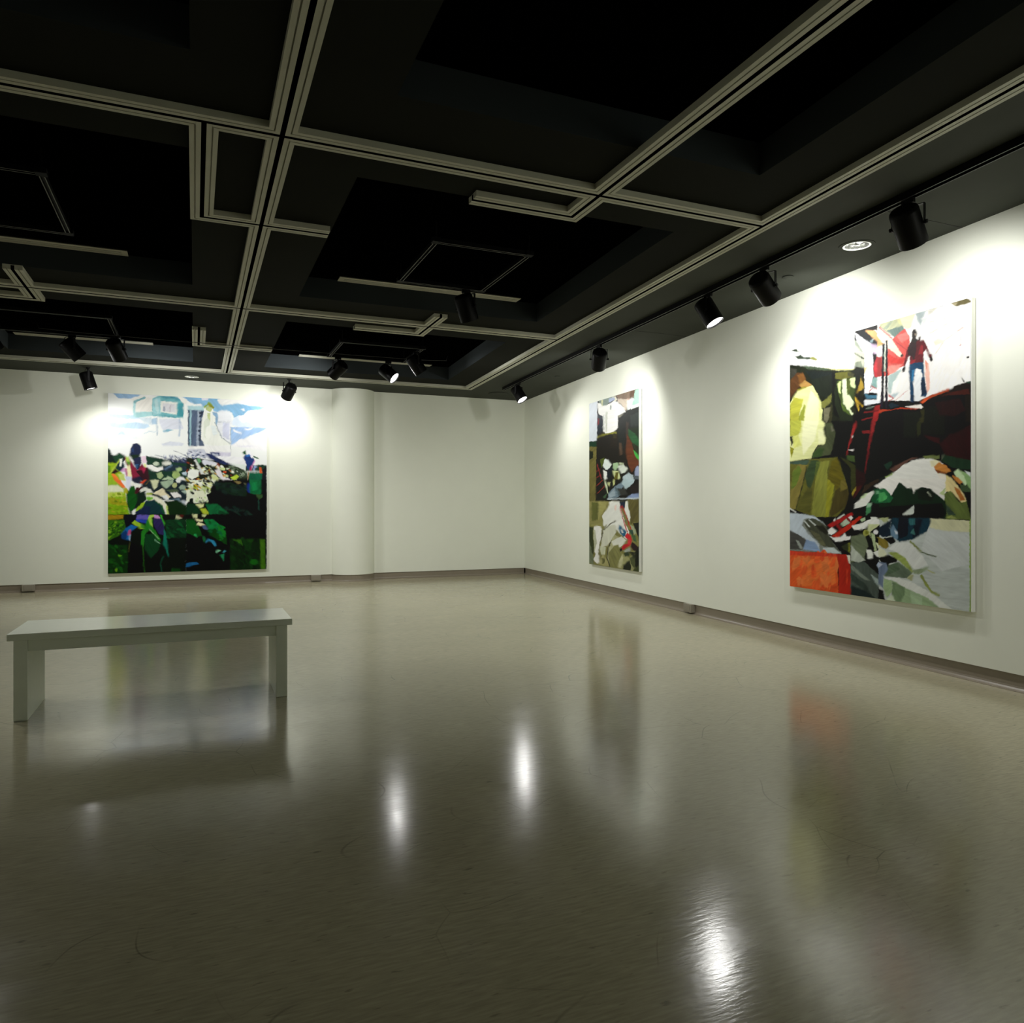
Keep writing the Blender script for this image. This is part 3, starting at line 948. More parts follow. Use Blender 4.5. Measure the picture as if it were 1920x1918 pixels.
PL.run(TB, '''8fbcdc 0,20 760,60 640,110 700,200 860,200 1100,180 1300,220 1650,240 1600,300 1500,320 1300,330 1200,420 1000,480 960,380 840,320 700,340 640,360 560,340 540,260 340,240 200,200 60,150 0,120
f3f4f2 640,100 780,50 1700,100 1700,230 1560,240 1300,200 1080,180 900,200 760,220 680,180
eef0f2 210,190 300,180 340,240 240,240
e6e6f0 300,40 460,60 450,110 320,110
dbe7f4 1000,480 1110,430 1260,560 1692,620 1692,690 1140,690 960,640 960,560
f3f1f3 1110,430 1240,460 1260,560 1200,600 1100,540
f2f2f2 1140,290 1200,290 1240,340 1190,340
aac8ec 930,680 1400,690 1692,700 1560,780 1300,880 1150,960 1050,1020 940,1050 930,760
f4f4f6 970,720 1150,800 1170,840 1000,770
f4f4f6 1200,720 1400,700 1360,740 1240,750
f4f4f6 1120,940 1400,900 1692,780 1692,1200 940,1080 1040,1010
e8e8f0 1000,1080 1300,1070 1500,1090 1200,1110
b7d8de 20,230 340,240 380,330 20,320
5d6c84 25,310 360,330 310,560 310,900 350,1000 370,1085 30,1085
9fc4cc 60,320 100,320 90,1080 60,1080
3f5368 30,320 55,320 55,1080 30,1080
a8b4c4 230,330 290,330 260,1080 205,1080
333f52 250,360 350,350 320,420 270,410
333f52 270,430 330,420 300,480 250,470
333f52 250,560 320,550 300,610 250,600
333f52 250,650 310,640 290,700 250,690
333f52 240,740 300,735 280,790 240,780
333f52 250,850 290,840 290,980 250,970
8fb0cc 540,360 640,370 660,460 640,660 600,560 610,470 550,420
eef1ea 340,260 400,340 480,400 540,420 610,480 600,560 640,680 720,880 860,980 920,1070 560,1080 380,1040 300,940 310,560 350,400 380,380
dfe6d8 440,480 500,560 480,640 400,700 380,860 420,940 360,900 360,560
e4ecec 500,640 600,660 660,820 560,860
8fae50 345,250 420,200 450,135 490,150 580,265 545,300 440,215 370,280
9c9a30 430,210 480,180 570,260 550,295
b9c38a 390,250 470,230 530,300 500,370 400,310
c8d4a0 430,380 500,380 490,560 440,480
e8ebf0 660,460 680,340 760,320 840,360 930,370 960,600 930,700 920,1020 740,900 650,680
d4d8ea 760,580 900,600 900,960 760,880
L 8a98a4 14 590,580 640,680 740,900 920,1040
L a8b4bc 10 650,570 920,575
f0f1f0 20,1090 560,1080 930,1080 930,1220 400,1220 380,1150 20,1140
L a8b0b0 10 930,680 930,1300
d8d6e6 540,1210 930,1220 930,1300 700,1300
ccd0dc 20,1150 380,1150 400,1220 520,1300 500,1360 340,1300 200,1300 20,1260
f2f3f6 560,1300 940,1300 1250,1340 1260,1480 900,1450 640,1340
1c2618 0,1340 200,1340 340,1360 640,1400 860,1470 1260,1640 1300,1930 0,1930
22305c 400,1250 520,1250 640,1330 900,1450 1000,1500 860,1500 640,1420 500,1350
2d3c72 500,1210 700,1230 700,1300 520,1290
d6dcea 545,1245 670,1255 670,1280 545,1275
e4ece8 900,1460 1240,1480 1260,1600 1180,1560 1000,1500
3f4f3c 860,1480 1000,1500 1270,1620 1290,1760 1100,1780 900,1620
S 8fa088,c8d4c4,2a3a28,6a7c64 40 34 30 870,1490 1000,1510 1270,1640 1280,1740 1100,1760 900,1620
S eef2e4,d7e4a8,f2efe6,d0dcc0,c9a040,8a3a20,1a1c14,e0e8d0,20241c 150 46 25 0,1400 200,1500 640,1480 860,1500 1000,1650 1130,1760 960,1850 600,1860 500,1930 0,1930
S 3a4668,54608c,e6e8f0,aab4cc 60 26 20 0,1200 200,1180 420,1260 420,1340 0,1340
eef2ea 20,1640 120,1560 260,1620 250,1720 120,1800 20,1740
dfe0ea 340,1370 420,1380 640,1440 650,1490 420,1480 380,1500 330,1430
e8e4e8 600,1600 700,1570 760,1700 800,1800 760,1810 660,1720
eae6ee 770,1770 880,1760 960,1830 900,1840 800,1800
d7e0a0 520,1690 680,1750 640,1860 580,1860 540,1760
c8502c 770,1620 840,1620 840,1660 780,1660
d8a030 750,1710 820,1690 840,1720 780,1740
c0d848 930,1750 1060,1690 1120,1740 1000,1810
d7dbd8 150,1370 200,1370 380,1690 310,1690
6fa878 210,1350 290,1360 310,1410 260,1470
E 1a0c10 365,1830,55,40
1c4030 1420,1500 1540,1480 1692,1490 1692,1620 1250,1620 1250,1500
223f7c 1200,1330 1240,1270 1340,1260 1420,1350 1440,1400 1390,1500 1330,1600 1280,1560 1250,1420
1e5a34 1185,1220 1240,1170 1260,1270 1210,1260
1e5a34 1400,1280 1550,1355 1420,1330
f4f4f8 1250,1190 1300,1160 1420,1280 1380,1350 1300,1250
3a78c0 1240,1280 1330,1250 1360,1300 1270,1320
e8a8d8 1440,1380 1460,1390 1400,1500 1380,1600 1340,1590 1360,1520
a03060 1330,1540 1370,1500 1380,1610 1320,1610
9fb4e4 1420,1500 1510,1530 1440,1560 1460,1610 1400,1600
1a1820 1600,1600 1692,1500 1692,1930 1590,1930
1a2a5a 1280,1800 1330,1700 1340,1930 1280,1930
0f6a4c 1320,1640 1600,1640 1590,1930 1320,1930
d86830 1540,1540 1580,1540 1600,1660 1540,1660
a08040 1290,1640 1320,1640 1310,1800 1285,1800''')
PL.run(TA, '''0f2a24 35,1255 80,1280 110,1390 180,1400 260,1345 350,1390 400,1420 400,1500 330,1560 200,1640 20,1640 20,1255
1c4c30 140,1420 260,1360 380,1420 330,1520 200,1560
9fbf20 20,1560 200,1560 400,1900 400,1930 20,1930
6a9a1c 20,1600 90,1620 80,1760 20,1780
b8cc58 90,1760 270,1480 290,1500 120,1760
cfe080 240,1790 380,1800 400,1930 300,1930
16402e 830,1410 1000,1430 1210,1480 1400,1530 1692,1560 1692,1930 900,1930 860,1600
2c3556 1180,1440 1480,1500 1692,1440 1692,1570 1400,1540
L f0f0f0 14 1060,1430 1200,1470
L 4a5470 9 1020,1385 1250,1450 1500,1520
L 4a5470 9 1410,1300 1560,1350 1692,1410
L 8a94b0 8 1210,1380 1220,1480
L c8d0e0 9 1280,1470 1460,1420 1692,1480
S d8dcea,6a7494,2c3556 40 30 20 1200,1420 1692,1380 1692,1540 1400,1530
243848 1160,1640 1300,1620 1460,1600 1692,1640 1692,1720 1200,1740
E c8d4be 1045,1575,70,42
E e0e2d8 1270,1570,100,45
f2f2ee 850,1600 960,1600 1060,1660 1190,1630 1200,1690 1080,1750 960,1720 880,1660
L 6c88a8 26 1230,1700 1390,1600
a8bc8c 1060,1790 1160,1740 1210,1830 1150,1900 1070,1870
E a9c07c 1470,1810,90,80
b0c890 1450,1680 1580,1650 1590,1720 1520,1750
c2d4e0 1600,1770 1692,1730 1692,1830 1620,1810
b4c8a8 1180,1900 1300,1840 1420,1880 1420,1930 1180,1930
e6e8ea 1480,1890 1560,1840 1640,1870 1692,1930 1480,1930
8a2040 380,1440 480,1440 580,1600 650,1720 760,1560 800,1650 880,1650 900,1930 540,1930 500,1700 420,1600
1c2a4c 520,1240 560,1160 640,1145 710,1180 740,1290 715,1390 700,1440 560,1480 480,1400 500,1320
2c4470 530,1260 570,1220 570,1340 530,1330
d8dcd4 650,1140 700,1160 710,1185 660,1160
12301c 490,1390 700,1380 680,1460 560,1500
232a50 560,1470 730,1420 740,1560 680,1690 640,1710 580,1560
34608c 590,1590 690,1580 640,1700
3a0c1c 620,1740 760,1700 880,1660 910,1930 780,1930 700,1820
a82850 740,1690 800,1640 830,1700 790,1780
b8d860 400,1420 470,1430 510,1570 430,1560
5a9a38 430,1520 500,1540 500,1600 440,1600
c870a0 380,1660 440,1680 460,1840 420,1850
f4eec0 440,1620 500,1610 540,1870 520,1930 450,1930
ecd4e4 740,1430 820,1400 860,1540 800,1560 760,1560
e6e8a0 790,1560 850,1600 840,1660 800,1640
10343c 190,1670 290,1500 350,1440 380,1640 280,1750
eef4e8 285,1480 340,1470 320,1640 280,1640
d8a8d8 290,1740 370,1640 390,1750
3a1018 100,1780 190,1680 270,1750 200,1780
ee8a3c 110,1790 170,1780 290,1930 170,1930
1c2040 560,1870 720,1840 780,1930 540,1930
d4dcf0 400,1840 540,1850 540,1930 420,1930''')
PL.run(TC, '''9cc030 20,0 160,0 350,180 390,300 470,690 20,690
e8ecd0 20,110 230,110 340,180 350,240 20,250
c8d860 20,250 360,250 390,330 20,350
a8a820 20,360 400,360 430,520 20,480
86b010 20,480 430,520 470,690 20,690
S 7a9010,b8b830,98c020 40 40 10 35,270 380,270 450,680 35,680
1a2c34 700,0 1598,0 1598,420 1100,400 700,200
d8dcb8 880,0 1050,0 1020,140 960,200 920,120
a8bca4 1070,30 1340,0 1330,60 1200,180 1120,120
E c0c890 1360,110,55,55
a0b4a0 1440,140 1530,90 1598,140 1580,190 1480,200
a8bcb0 1490,230 1598,190 1598,280
e8ecea 1380,0 1490,0 1470,60 1400,60
5a6c50 1180,200 1420,190 1460,230 1300,250
e8e0c0 930,270 1000,220 1130,160 1180,250 1290,340 1200,390 1100,330
f0f0ee 1270,250 1420,250 1510,340 1400,350 1350,360
eef0f0 1100,320 1200,300 1250,390 1180,400
c4ccd8 1480,440 1560,410 1590,460 1520,480
ee7a3c 160,0 280,0 390,150 340,170
b8b830 350,170 400,160 480,260 440,290 370,270
e4e6f4 400,0 500,0 490,60 490,230 400,150
083008 1160,420 1300,430 1420,400 1598,500 1598,690 1250,690 1200,520
6a8494 1180,400 1350,380 1450,360 1520,440 1400,400
0a2818 400,290 480,400 520,690 480,690 430,500
0a2818 610,220 780,210 800,400 640,560 560,590 560,300
0c5a14 490,120 560,130 600,260 620,420 560,590 480,640 420,400 400,300
501020 600,160 720,130 640,250 560,290
2c3048 500,0 700,0 690,80 560,60
d85030 680,60 760,0 800,0 720,80
6a5c30 780,90 860,0 880,0 780,120
f2f2ea 480,60 700,120 670,160 520,110
e6eadf 660,220 770,145 880,180 940,260 800,260 780,215 700,250
0e3c40 790,420 960,400 1110,480 1180,690 580,690 700,570
16284e 580,640 780,520 880,540 880,690 580,690
0c5830 960,420 1110,470 1190,690 1150,690 1080,520
f0f0dc 800,300 940,310 1100,380 1210,500 1250,690 1200,690 1140,520 960,400 860,420 800,380
7fc040 800,340 920,340 930,380 860,410 800,400
a8cc30 580,610 700,470 780,440 720,560 600,630
a0b040 800,255 930,270 920,300 800,300
c8e080 1190,500 1220,520 1250,690 1210,690
03140a 20,690 1598,690 1598,1900 20,1900
b09018 20,700 350,700 350,780 20,800
3a7010 20,800 370,800 390,990 340,1060 200,1150 20,1230
S 8ab828,5a9a18,2a6010,1c4c14 60 36 -20 45,860 370,830 380,980 200,1130 50,1190
080c18 360,700 620,700 590,800 400,960 380,900
6a60b8 620,700 880,700 840,790 600,790
2848b0 590,790 820,790 800,870 600,830
0c4020 1180,800 1598,790 1598,1150 1200,1160
S 0c5830,083018,106030 26 60 30 1220,800 1598,790 1598,1150 1220,1150
1870b8 400,960 500,900 640,940 500,1030 480,1200 320,1180 310,1080
0c4480 310,1080 400,1000 440,1100 400,1200 320,1180
c85a90 440,1020 500,980 490,1100 440,1110
a8c4e0 470,1100 495,1080 490,1220 465,1200
342c64 940,770 1100,770 1160,900 1160,1100 1060,1080 960,940
0c4824 760,1080 940,1090 1090,1240 1060,1400 900,1560 780,1400
2a8a28 820,800 880,720 930,800 940,960 1090,1180 1080,1240 860,1000 780,1080 760,1340 700,1280 710,1020 760,980
b0d858 870,700 960,700 960,740 900,760 940,940 880,900 840,780
c898d0 960,700 1040,700 1090,770 960,770
48b838 1070,700 1110,700 1170,870 1160,930 1120,800
a8d038 520,870 570,800 770,920 760,985 700,980
4c9830 690,870 770,920 760,985 690,950
L a8c8a0 12 860,990 960,1080 1060,1180
L a0d8b0 14 970,1190 1080,1280
14806c 1160,970 1200,1100 1250,1450 1250,1560 1200,1400 1140,1280
06080c 470,1230 740,1340 760,1900 440,1900
04100c 760,1380 900,1560 1060,1400 1120,1700 1100,1900 780,1900
0c3c0c 40,1300 440,1300 440,1900 40,1900
S 0c5010,08280c,1c6418 40 46 40 60,1320 430,1300 430,1840 60,1840
L 6a6a30 12 485,1240 460,1440
L 2a6818 20 740,1300 760,1700 785,1900
L 0c5038 24 1150,1520 1090,1680 1120,1840
E 6ab020 285,1510,40,18
E 7ab020 215,1800,25,38
d8d8b0 1400,700 1440,720 1520,780 1380,775
702018 1450,700 1540,700 1530,760 1480,740
0c5014 1300,1760 1480,1780 1500,1860 1300,1850''')
PL.run(TD, '''050a0c 420,0 1610,0 1610,1840 0,1840 0,480
eaf0dc 0,0 600,0 560,60 480,160 460,260 400,300 440,430 160,470 0,420
S 1c2c18,e0e890,f4f4f0,c8a830,0c1414,c0d0a0,b8c830,101810 70 42 25 0,0 560,0 480,160 440,260 0,260
e8ecd4 160,240 330,200 420,400 430,440 220,440 150,330
0c1c18 60,370 130,370 140,460 50,470
S c0e090,0a3018 14 30 40 180,360 420,340 430,440 200,450
12301c 560,60 900,60 1200,160 1200,330 900,300 600,200
S 1c3c2c,0a1c18,183028 30 70 20 560,60 1200,120 1200,330 600,240
8a7c50 950,30 1060,20 1100,60 1040,90
6a6c50 1120,60 1200,70 1180,100
14308c 1210,80 1260,60 1280,250 1220,250
0c7040 1260,0 1490,0 1490,280 1400,300 1260,260
118a50 1300,60 1400,40 1420,200 1320,220
3a5a30 1380,290 1510,290 1520,350 1440,400
204c40 1430,400 1450,400 1460,610 1425,600
083a20 0,480 190,480 290,640 270,690 0,690
127040 380,480 620,480 720,560 860,680 440,690 430,600
0c4a28 640,600 860,680 640,690
e8ecb0 180,480 350,480 350,540 270,570
c0d040 270,580 380,570 440,640 430,690 340,680
S 14382c,1c3430,2a3c34 30 46 20 700,480 1000,540 1300,640 1300,700 860,680
040404 0,690 860,690 860,780 0,780
dde0b0 110,690 220,690 220,770 140,760
d0d8a0 320,690 410,690 380,740 320,730
0c5c1c 0,790 150,790 260,960 320,1120 200,1140 0,1060
108a48 340,790 520,790 740,940 740,980 600,960 460,1000
0a4a10 430,980 780,1000 820,1300 600,1180 470,1100
S 1a8a30,0a5010,0c7040 24 60 45 360,800 760,940 800,1240 480,1050
f0ecc0 160,780 330,790 320,830 210,830
f0ecc0 200,900 250,840 380,900 300,920
5a6c94 310,930 380,900 440,1000 370,990
30b060 150,1090 190,1070 230,1150 160,1120
1c7040 320,1120 380,1140 400,1240 340,1230
3898c0 380,1230 450,1180 540,1200 610,1310 560,1320 500,1230 440,1220 400,1250
90d8b0 580,1430 640,1400 690,1410 650,1440 600,1460
48a8b8 730,1440 770,1400 800,1430 750,1460
2a9060 670,1490 760,1480 750,1640 720,1560
2070a8 0,1660 200,1640 270,1680 100,1720 0,1740
0a2c0a 870,1180 1610,1180 1610,1840 880,1840
S 0c3c0c,051c08,144414 60 56 60 880,1190 1460,1190 1480,1780 890,1780
3a7018 900,1190 1090,1190 1140,1320 1020,1230
1c5010 1180,1190 1350,1190 1300,1270
4a7a14 1470,1190 1570,1190 1580,1840 1490,1840
E 1a7018 1350,1640,80,60
0a0c08 1575,1180 1610,1180 1610,1840 1585,1840''')
painting((-1.209, 12.77, 0.237), (1, 0), 2.295, 2.736, .044, PL, [(202, 736.5), (500, 752), (501, 1067), (204.8, 1075.7)], 330, 380,
         'square landscape painting of workers, rubble heap and pale blue house on the far wall')
# ---- tall narrow painting on the right wall
PN = Paint((1098, 722, 1206, 1080), '1c1810', ss=3.0, grain=.09, seed=5)
TE, TG = (1100, 720, 10.655), (1100, 900, 10.655)
PN.run(TE, '''dfe6ee 20,370 205,330 200,1130 20,1165
0c4028 20,1160 195,1140 195,1260 20,1260
7a7440 20,1260 195,1260 190,1930 20,1930
1c2410 20,1330 120,1360 130,1480 20,1550
f8f8f4 205,380 260,380 400,420 540,330 620,360 750,500 770,560 620,640 620,880 540,960 380,990 320,950 320,640 230,600
d8dcd0 370,560 410,560 400,960 370,970
c8d0c8 330,620 350,620 350,940 325,930
9aa49c 460,440 490,420 480,510 450,520
8a9a90 205,320 440,255 540,230 500,310 400,420 300,430
d8d8a8 280,320 320,310 310,430 290,420
e8e4d0 500,250 570,240 600,320 540,350
b0bcd4 440,290 540,260 560,310 440,370
8a7868 560,220 1040,80 1000,200 920,280 840,310 620,290
6a5848 860,150 960,110 940,240 860,290
ccc0b0 600,290 830,310 790,540 760,520 680,400 610,350
e8f2ec 800,340 940,280 900,480 810,530
a8ccbc 960,120 1060,80 1060,430 960,440 880,500 940,260
e4ece6 900,440 1060,380 1060,440 880,520
d8b0a0 800,310 860,310 830,340
1e2420 640,700 780,590 840,530 1060,450 1060,1080 960,1000 840,900 800,790 740,1300 640,1300 620,900
8a8878 620,640 740,600 640,690
2c3430 860,640 1060,560 1060,840 880,860
1c2c3c 205,600 320,640 310,940 240,1000 205,1010
8a2030 215,680 240,680 245,800 215,820
8a8a30 200,1060 320,1000 540,960 600,960 600,1000 450,1010 300,1050 205,1085
3a3418 520,1000 600,1000 600,1120 520,1180
241c10 460,1080 620,1100 600,1300 480,1280
5a4838 640,1180 700,1200 720,1420 660,1440
40342c 780,760 830,780 830,1000 780,1300
6a3c20 800,1000 900,1200 940,1350 1060,1600 960,1700 900,1780 830,1640 780,1400
1c2c14 860,900 1060,880 1060,1200 980,1050
2a5c34 830,900 960,1000 1060,1150 1060,1380 930,1250 830,1030
2a3018 900,1180 1060,1280 1060,1500 960,1340
48a848 920,1330 990,1380 1060,1480 1060,1560 980,1480
5a6a20 260,1520 350,1480 370,1560 320,1600 300,1700
e6efe8 370,1490 440,1540 500,1620 440,1730 370,1720 320,1640
eef2ec 320,1720 400,1760 420,1820 390,1930 350,1930 340,1780
101c28 420,1720 520,1650 520,1760 450,1930 400,1860
a8c49c 520,1590 620,1580 640,1660 560,1760 520,1680
c8d4b0 640,1580 740,1600 740,1630 650,1620
d4dcd0 620,1640 740,1630 820,1690 780,1780 700,1800 640,1720
d0d8a0 510,1740 640,1750 680,1900 600,1930 550,1860
6a6420 580,1780 640,1770 620,1930 550,1930
9aa4bc 960,1750 1010,1640 1070,1680 1070,1860 960,1840
b8c8cc 720,1860 830,1790 920,1830 940,1930 710,1930
5a6468 940,1840 1070,1860 1070,1930 940,1930
L 9c3030 13 210,1610 300,1930
L 9c3030 12 190,1760 270,1710
L 9c3030 12 195,1880 290,1830
L 9c3030 10 200,1650 230,1640''')
PN.run(TG, '''8a8850 20,430 1070,390 1070,1950 20,1950
141410 180,0 1070,0 1070,390 820,400 820,435 185,435
7a7440 20,0 185,0 180,430 20,435
5c5830 20,0 60,0 70,430 20,430
7c909c 430,290 560,140 700,60 740,120 640,360 430,390
a0b0b8 450,300 560,180 580,330 450,380
b4c8cc 700,80 730,0 960,0 940,70 780,200
3a3c38 620,180 760,190 830,300 640,330
5a6c70 560,140 620,180 680,320 640,330
241c1c 860,150 1070,60 1070,270 900,290
8a9cbc 800,370 900,290 1070,280 1070,370
c8d4d8 420,380 1070,365 1070,392 420,402
cfdcb8 340,0 400,80 440,290 420,270 360,90
d0d8a0 410,50 480,60 460,130 420,110
c8d090 540,0 570,0 560,100 520,140
4c6c4c 350,330 400,270 380,380 340,380
L a03a30 13 200,130 320,15
L a03a30 13 215,280 380,120
98945c 20,440 460,440 420,570 350,680 310,800 340,900 320,960 100,930 20,860
6c7038 100,460 240,460 230,800 110,840
a8a468 240,450 400,450 380,580 300,700 240,820
eceee6 460,440 660,440 700,600 780,900 860,1040 800,1200 700,1100 600,1000 580,1080 480,1200 420,1330 360,1250 340,1000 420,900 340,940 330,800 310,720 440,560
f0d8cc 560,520 600,520 590,620 560,620
e8ebe4 780,440 820,440 850,620 880,760 860,860 760,600
6a6438 830,400 1070,390 1070,850 960,850 880,900 880,760 850,620
a8b090 870,900 950,950 1000,1070 960,1100 880,1000
1c2018 930,880 1070,850 1070,1300 1000,1050
3a4424 20,940 140,960 140,1200 160,1450 130,1500 20,1240
7a8468 20,1250 70,1260 150,1560 150,1700 20,1660
f2f2ec 150,940 280,930 310,1000 290,1200 260,1300 240,1500 230,1600 170,1440 150,1200
c8ccb0 150,1000 180,1010 210,1280 170,1440 150,1200
f2f2ec 190,1480 250,1500 260,1640 220,1680 150,1600
d8dac8 340,1000 480,920 580,900 600,1000 560,1100 420,1330 290,1350
d0d4b8 260,1330 400,1350 380,1500 300,1500
b8b890 480,1240 560,1100 700,1180 620,1330 560,1550 470,1700 420,1500
e4e6da 500,1240 700,1130 800,1210 720,1320 640,1380 640,1300 540,1320
8c8c58 440,1460 560,1330 640,1300 720,1470 700,1700 560,1760 480,1760
a8a878 720,1480 860,1560 960,1400 1040,1500 1000,1850 720,1800
c8c8a0 640,1660 720,1480 740,1560 700,1760 640,1750
b0ac78 260,1640 330,1500 400,1560 470,1740 260,1700
6c6c40 310,1560 380,1580 370,1660 330,1690
5c6440 860,1560 1000,1480 1040,1600 960,1760 900,1700
2a3020 740,1700 860,1600 900,1750 880,1850 740,1820
1a2014 960,1400 1070,1300 1070,1900 980,1860
4c5430 940,1780 1070,1680 1070,1900 920,1860
L 5c5c44 22 590,830 480,880 380,980 330,1020 320,1100 300,1200
L 7a7a58 14 300,1200 265,1320 260,1500
L 3c3c28 16 500,1220 440,1380 420,1560 480,1740
1c3048 660,440 770,440 770,560 730,580 680,530
a02830 665,520 720,530 730,580 680,575
L c03030 17 680,560 720,760 800,1000 830,1050
L c03030 17 735,560 800,740 880,980 930,1080
L b04040 10 690,620 750,600
L 606870 10 710,745 790,710
L 606870 10 740,840 830,800
L b04040 10 780,920 850,900
3c5c4c 850,1010 920,1000 940,1120 880,1080
4c6c48 900,1100 980,1120 1000,1260 930,1200
2a6888 640,980 660,900 800,1040 770,1130 740,1140 680,1070
e8ece8 680,990 720,1000 740,1060 710,1060
d02c38 760,1140 820,1060 890,1120 910,1200 890,1300 740,1400 700,1380 740,1300 820,1270 830,1200
e04c50 840,1180 890,1200 870,1290 830,1290
2a1420 660,1390 720,1370 710,1420 670,1440
301820 880,1340 920,1240 1010,1320 1030,1380 940,1420
b0b8b0 740,1420 870,1360 880,1440 800,1460
3c4c34 740,1470 850,1440 860,1520 780,1540
182418 850,1440 960,1440 950,1580 900,1500''')
xd = (5.353 - 5.456, 8.36 - 9.887)
painting((5.455, 9.872, 0.392), xd, 1.530, 2.408, .044, PN, [(1103.8, 756.6), (1197, 728.8), (1198.3, 1072), (1106, 1058)], 200, 400,
         'tall narrow painting with white rocks, red ladder and falling red figure on the right wall')
# ---- large painting on the right wall
PB = Paint((1474, 548, 1828, 1152), '0c0a08', grain=.09, seed=9)
TH, TI, TJ, TK, TM, TN = (1475, 620, 10.656), (1650, 550, 9.59), (1475, 790, 10.656), (1650, 740, 10.656), (1475, 940, 10.095), (1650, 900, 7.672)
PB.run(TH, '''f8faf6 -20,380 700,160 1350,-60 1350,760 1050,790 700,740 380,700 -20,690
eef2ea 100,440 420,330 700,300 600,440 300,480
3a4638 60,400 180,370 250,450 200,430
3a4638 135,515 270,490 340,530 460,530 460,580 370,580 210,575
8a8c50 460,540 520,520 620,565 580,610 460,580
L 5a6450 12 375,590 385,660
c8cac4 1060,110 1330,155 1330,200 1220,190 1300,350 1200,320 1130,250 1090,180
e4e6e0 1080,350 1330,360 1330,520 1080,500
L b0b4a8 10 1060,530 1330,560
L 8a8e88 8 1050,340 1045,680
1e2414 -20,690 380,700 700,740 1050,790 1360,770 1360,1000 1320,1300 1340,1930 -20,1930
4a5a44 300,700 800,750 900,800 600,790 400,770
c8c890 680,735 900,760 1340,760 1340,785 1000,800
1a2420 340,800 900,830 920,1100 700,1300 560,1050
20281c 480,1000 880,880 900,1240 820,1360 650,1300
3c3c34 60,760 200,780 180,920 80,1000
5a3c20 60,1000 200,850 320,850 380,960 300,1080 200,1200 60,1380
7a5428 200,900 320,860 380,1000 260,1060
b08c50 240,1100 350,1000 500,1080 430,1130 300,1160
8a8430 200,1200 320,1130 430,1130 240,1230
dfe3a0 60,1450 200,1230 420,1130 510,1100 600,1250 690,1450 690,1560 720,1600 700,1800 760,1860 760,1930 60,1930
b8b848 60,1500 150,1350 330,1380 250,1700 240,1930 60,1930
f0f0c0 330,1930 400,1500 480,1200 640,1400 640,1930
98a040 230,1780 340,1480 370,1500 330,1930 260,1930
7a7c40 680,1440 800,1360 900,1260 890,1420 760,1560 700,1560
7a7860 740,1570 880,1530 880,1700 800,1860 740,1800
3c3c24 880,1480 920,1500 900,1930 820,1930
10140c 900,830 970,850 970,1200 1000,1500 1060,1750 940,1700 920,1300
26301c 950,1100 1000,1200 1060,1500 1300,1700 1340,1780 1150,1880 1060,1750 960,1500
6a6a2c 965,850 1250,810 1350,870 1330,930 1100,980 970,960
4a4a30 1220,830 1350,860 1330,930 1210,910
48582c 1000,1010 1340,940 1370,1200 1340,1500 1300,1700 1130,1560 1020,1250
d8eaa0 1010,1060 1080,1000 1080,1280 1040,1240
e8f4c8 1110,980 1200,960 1200,1240 1260,1310 1340,1420 1330,1500 1260,1560 1340,1680 1300,1690 1130,1460 1110,1200
dcedb0 1260,960 1370,930 1370,1160 1280,1110
5c6830 1190,980 1260,970 1270,1180 1220,1310 1200,1200
5a7030 1080,1440 1200,1580 1280,1700 1120,1600
2c3018 1290,1520 1380,1560 1400,1700 1300,1640
c8ccb8 1345,200 1560,460 1540,740 1345,690
9aa294 1345,180 1420,220 1540,430 1500,430 1345,260
5a6a68 1350,30 1440,110 1500,250 1400,150
L 3a4238 24 1345,440 1540,560
8a9280 1350,640 1480,600 1540,740 1380,720
5c6458 1545,600 1590,640 1580,720 1540,740
1c2018 1365,730 1540,740 1540,1000 1470,940 1380,1300 1365,1000
3a3a1c 1470,880 1540,960 1550,1060 1470,1080
b89c40 1420,1180 1480,950 1540,1080 1540,1200 1440,1200 1380,1310
f2f4f8 1350,20 1560,180 1700,260 1720,500 1740,900 1680,1100 1650,1260 1560,1250 1550,600 1560,460 1400,200
dfe6ee 1600,440 1700,470 1690,700 1620,900 1580,800
1c1a10 1380,1280 1450,1210 1520,1300 1540,1500 1440,1480
2a2a18 1520,1140 1560,1250 1520,1330 1490,1260
L d0b040 34 1370,1340 1420,1500 1470,1690
L b8982c 30 1400,1400 1560,1550
d8c890 1540,740 1620,720 1560,860
141a20 1380,-20 1560,-20 1700,140 1920,290 1880,300 1660,240 1500,120
98b0b4 1660,220 1720,150 1740,170 1690,230
e0b078 1560,-20 1740,-20 1920,160 1920,290 1800,210
f8f0e8 1740,-20 1900,-20 1930,140
c8b4cc 1660,250 1900,300 1900,460 1740,460
e0d0dc 1720,340 1900,420 1900,460 1740,420
c84048 1740,700 1800,520 1900,480 1900,930 1750,920
e06850 1820,700 1890,620 1890,780 1820,800
8cb0ac 1740,930 1900,930 1890,1180 1680,1100
eef2f4 1690,1120 1890,1190 1890,1260 1640,1230
L c04848 14 1680,1100 1870,1190
L c04848 12 1650,1220 1740,1140
4c8098 1540,1240 1640,1300 1880,1280 1880,1360 1600,1360
e8ecf0 1560,1380 1880,1380 1880,1450 1560,1500
0a0806 1560,1500 1900,1440 1900,1930 1340,1930 1350,1700
7a2424 1380,1800 1400,1930 1330,1930
a02828 1770,1500 1880,1480 1800,1930 1690,1930
L 7a2020 30 1500,1790 1720,1730
L 7a2020 26 1540,1640 1918,1590
L c0a080 8 1860,1590 1930,1590
L 8a9a8c 18 1590,1560 1750,1520''')
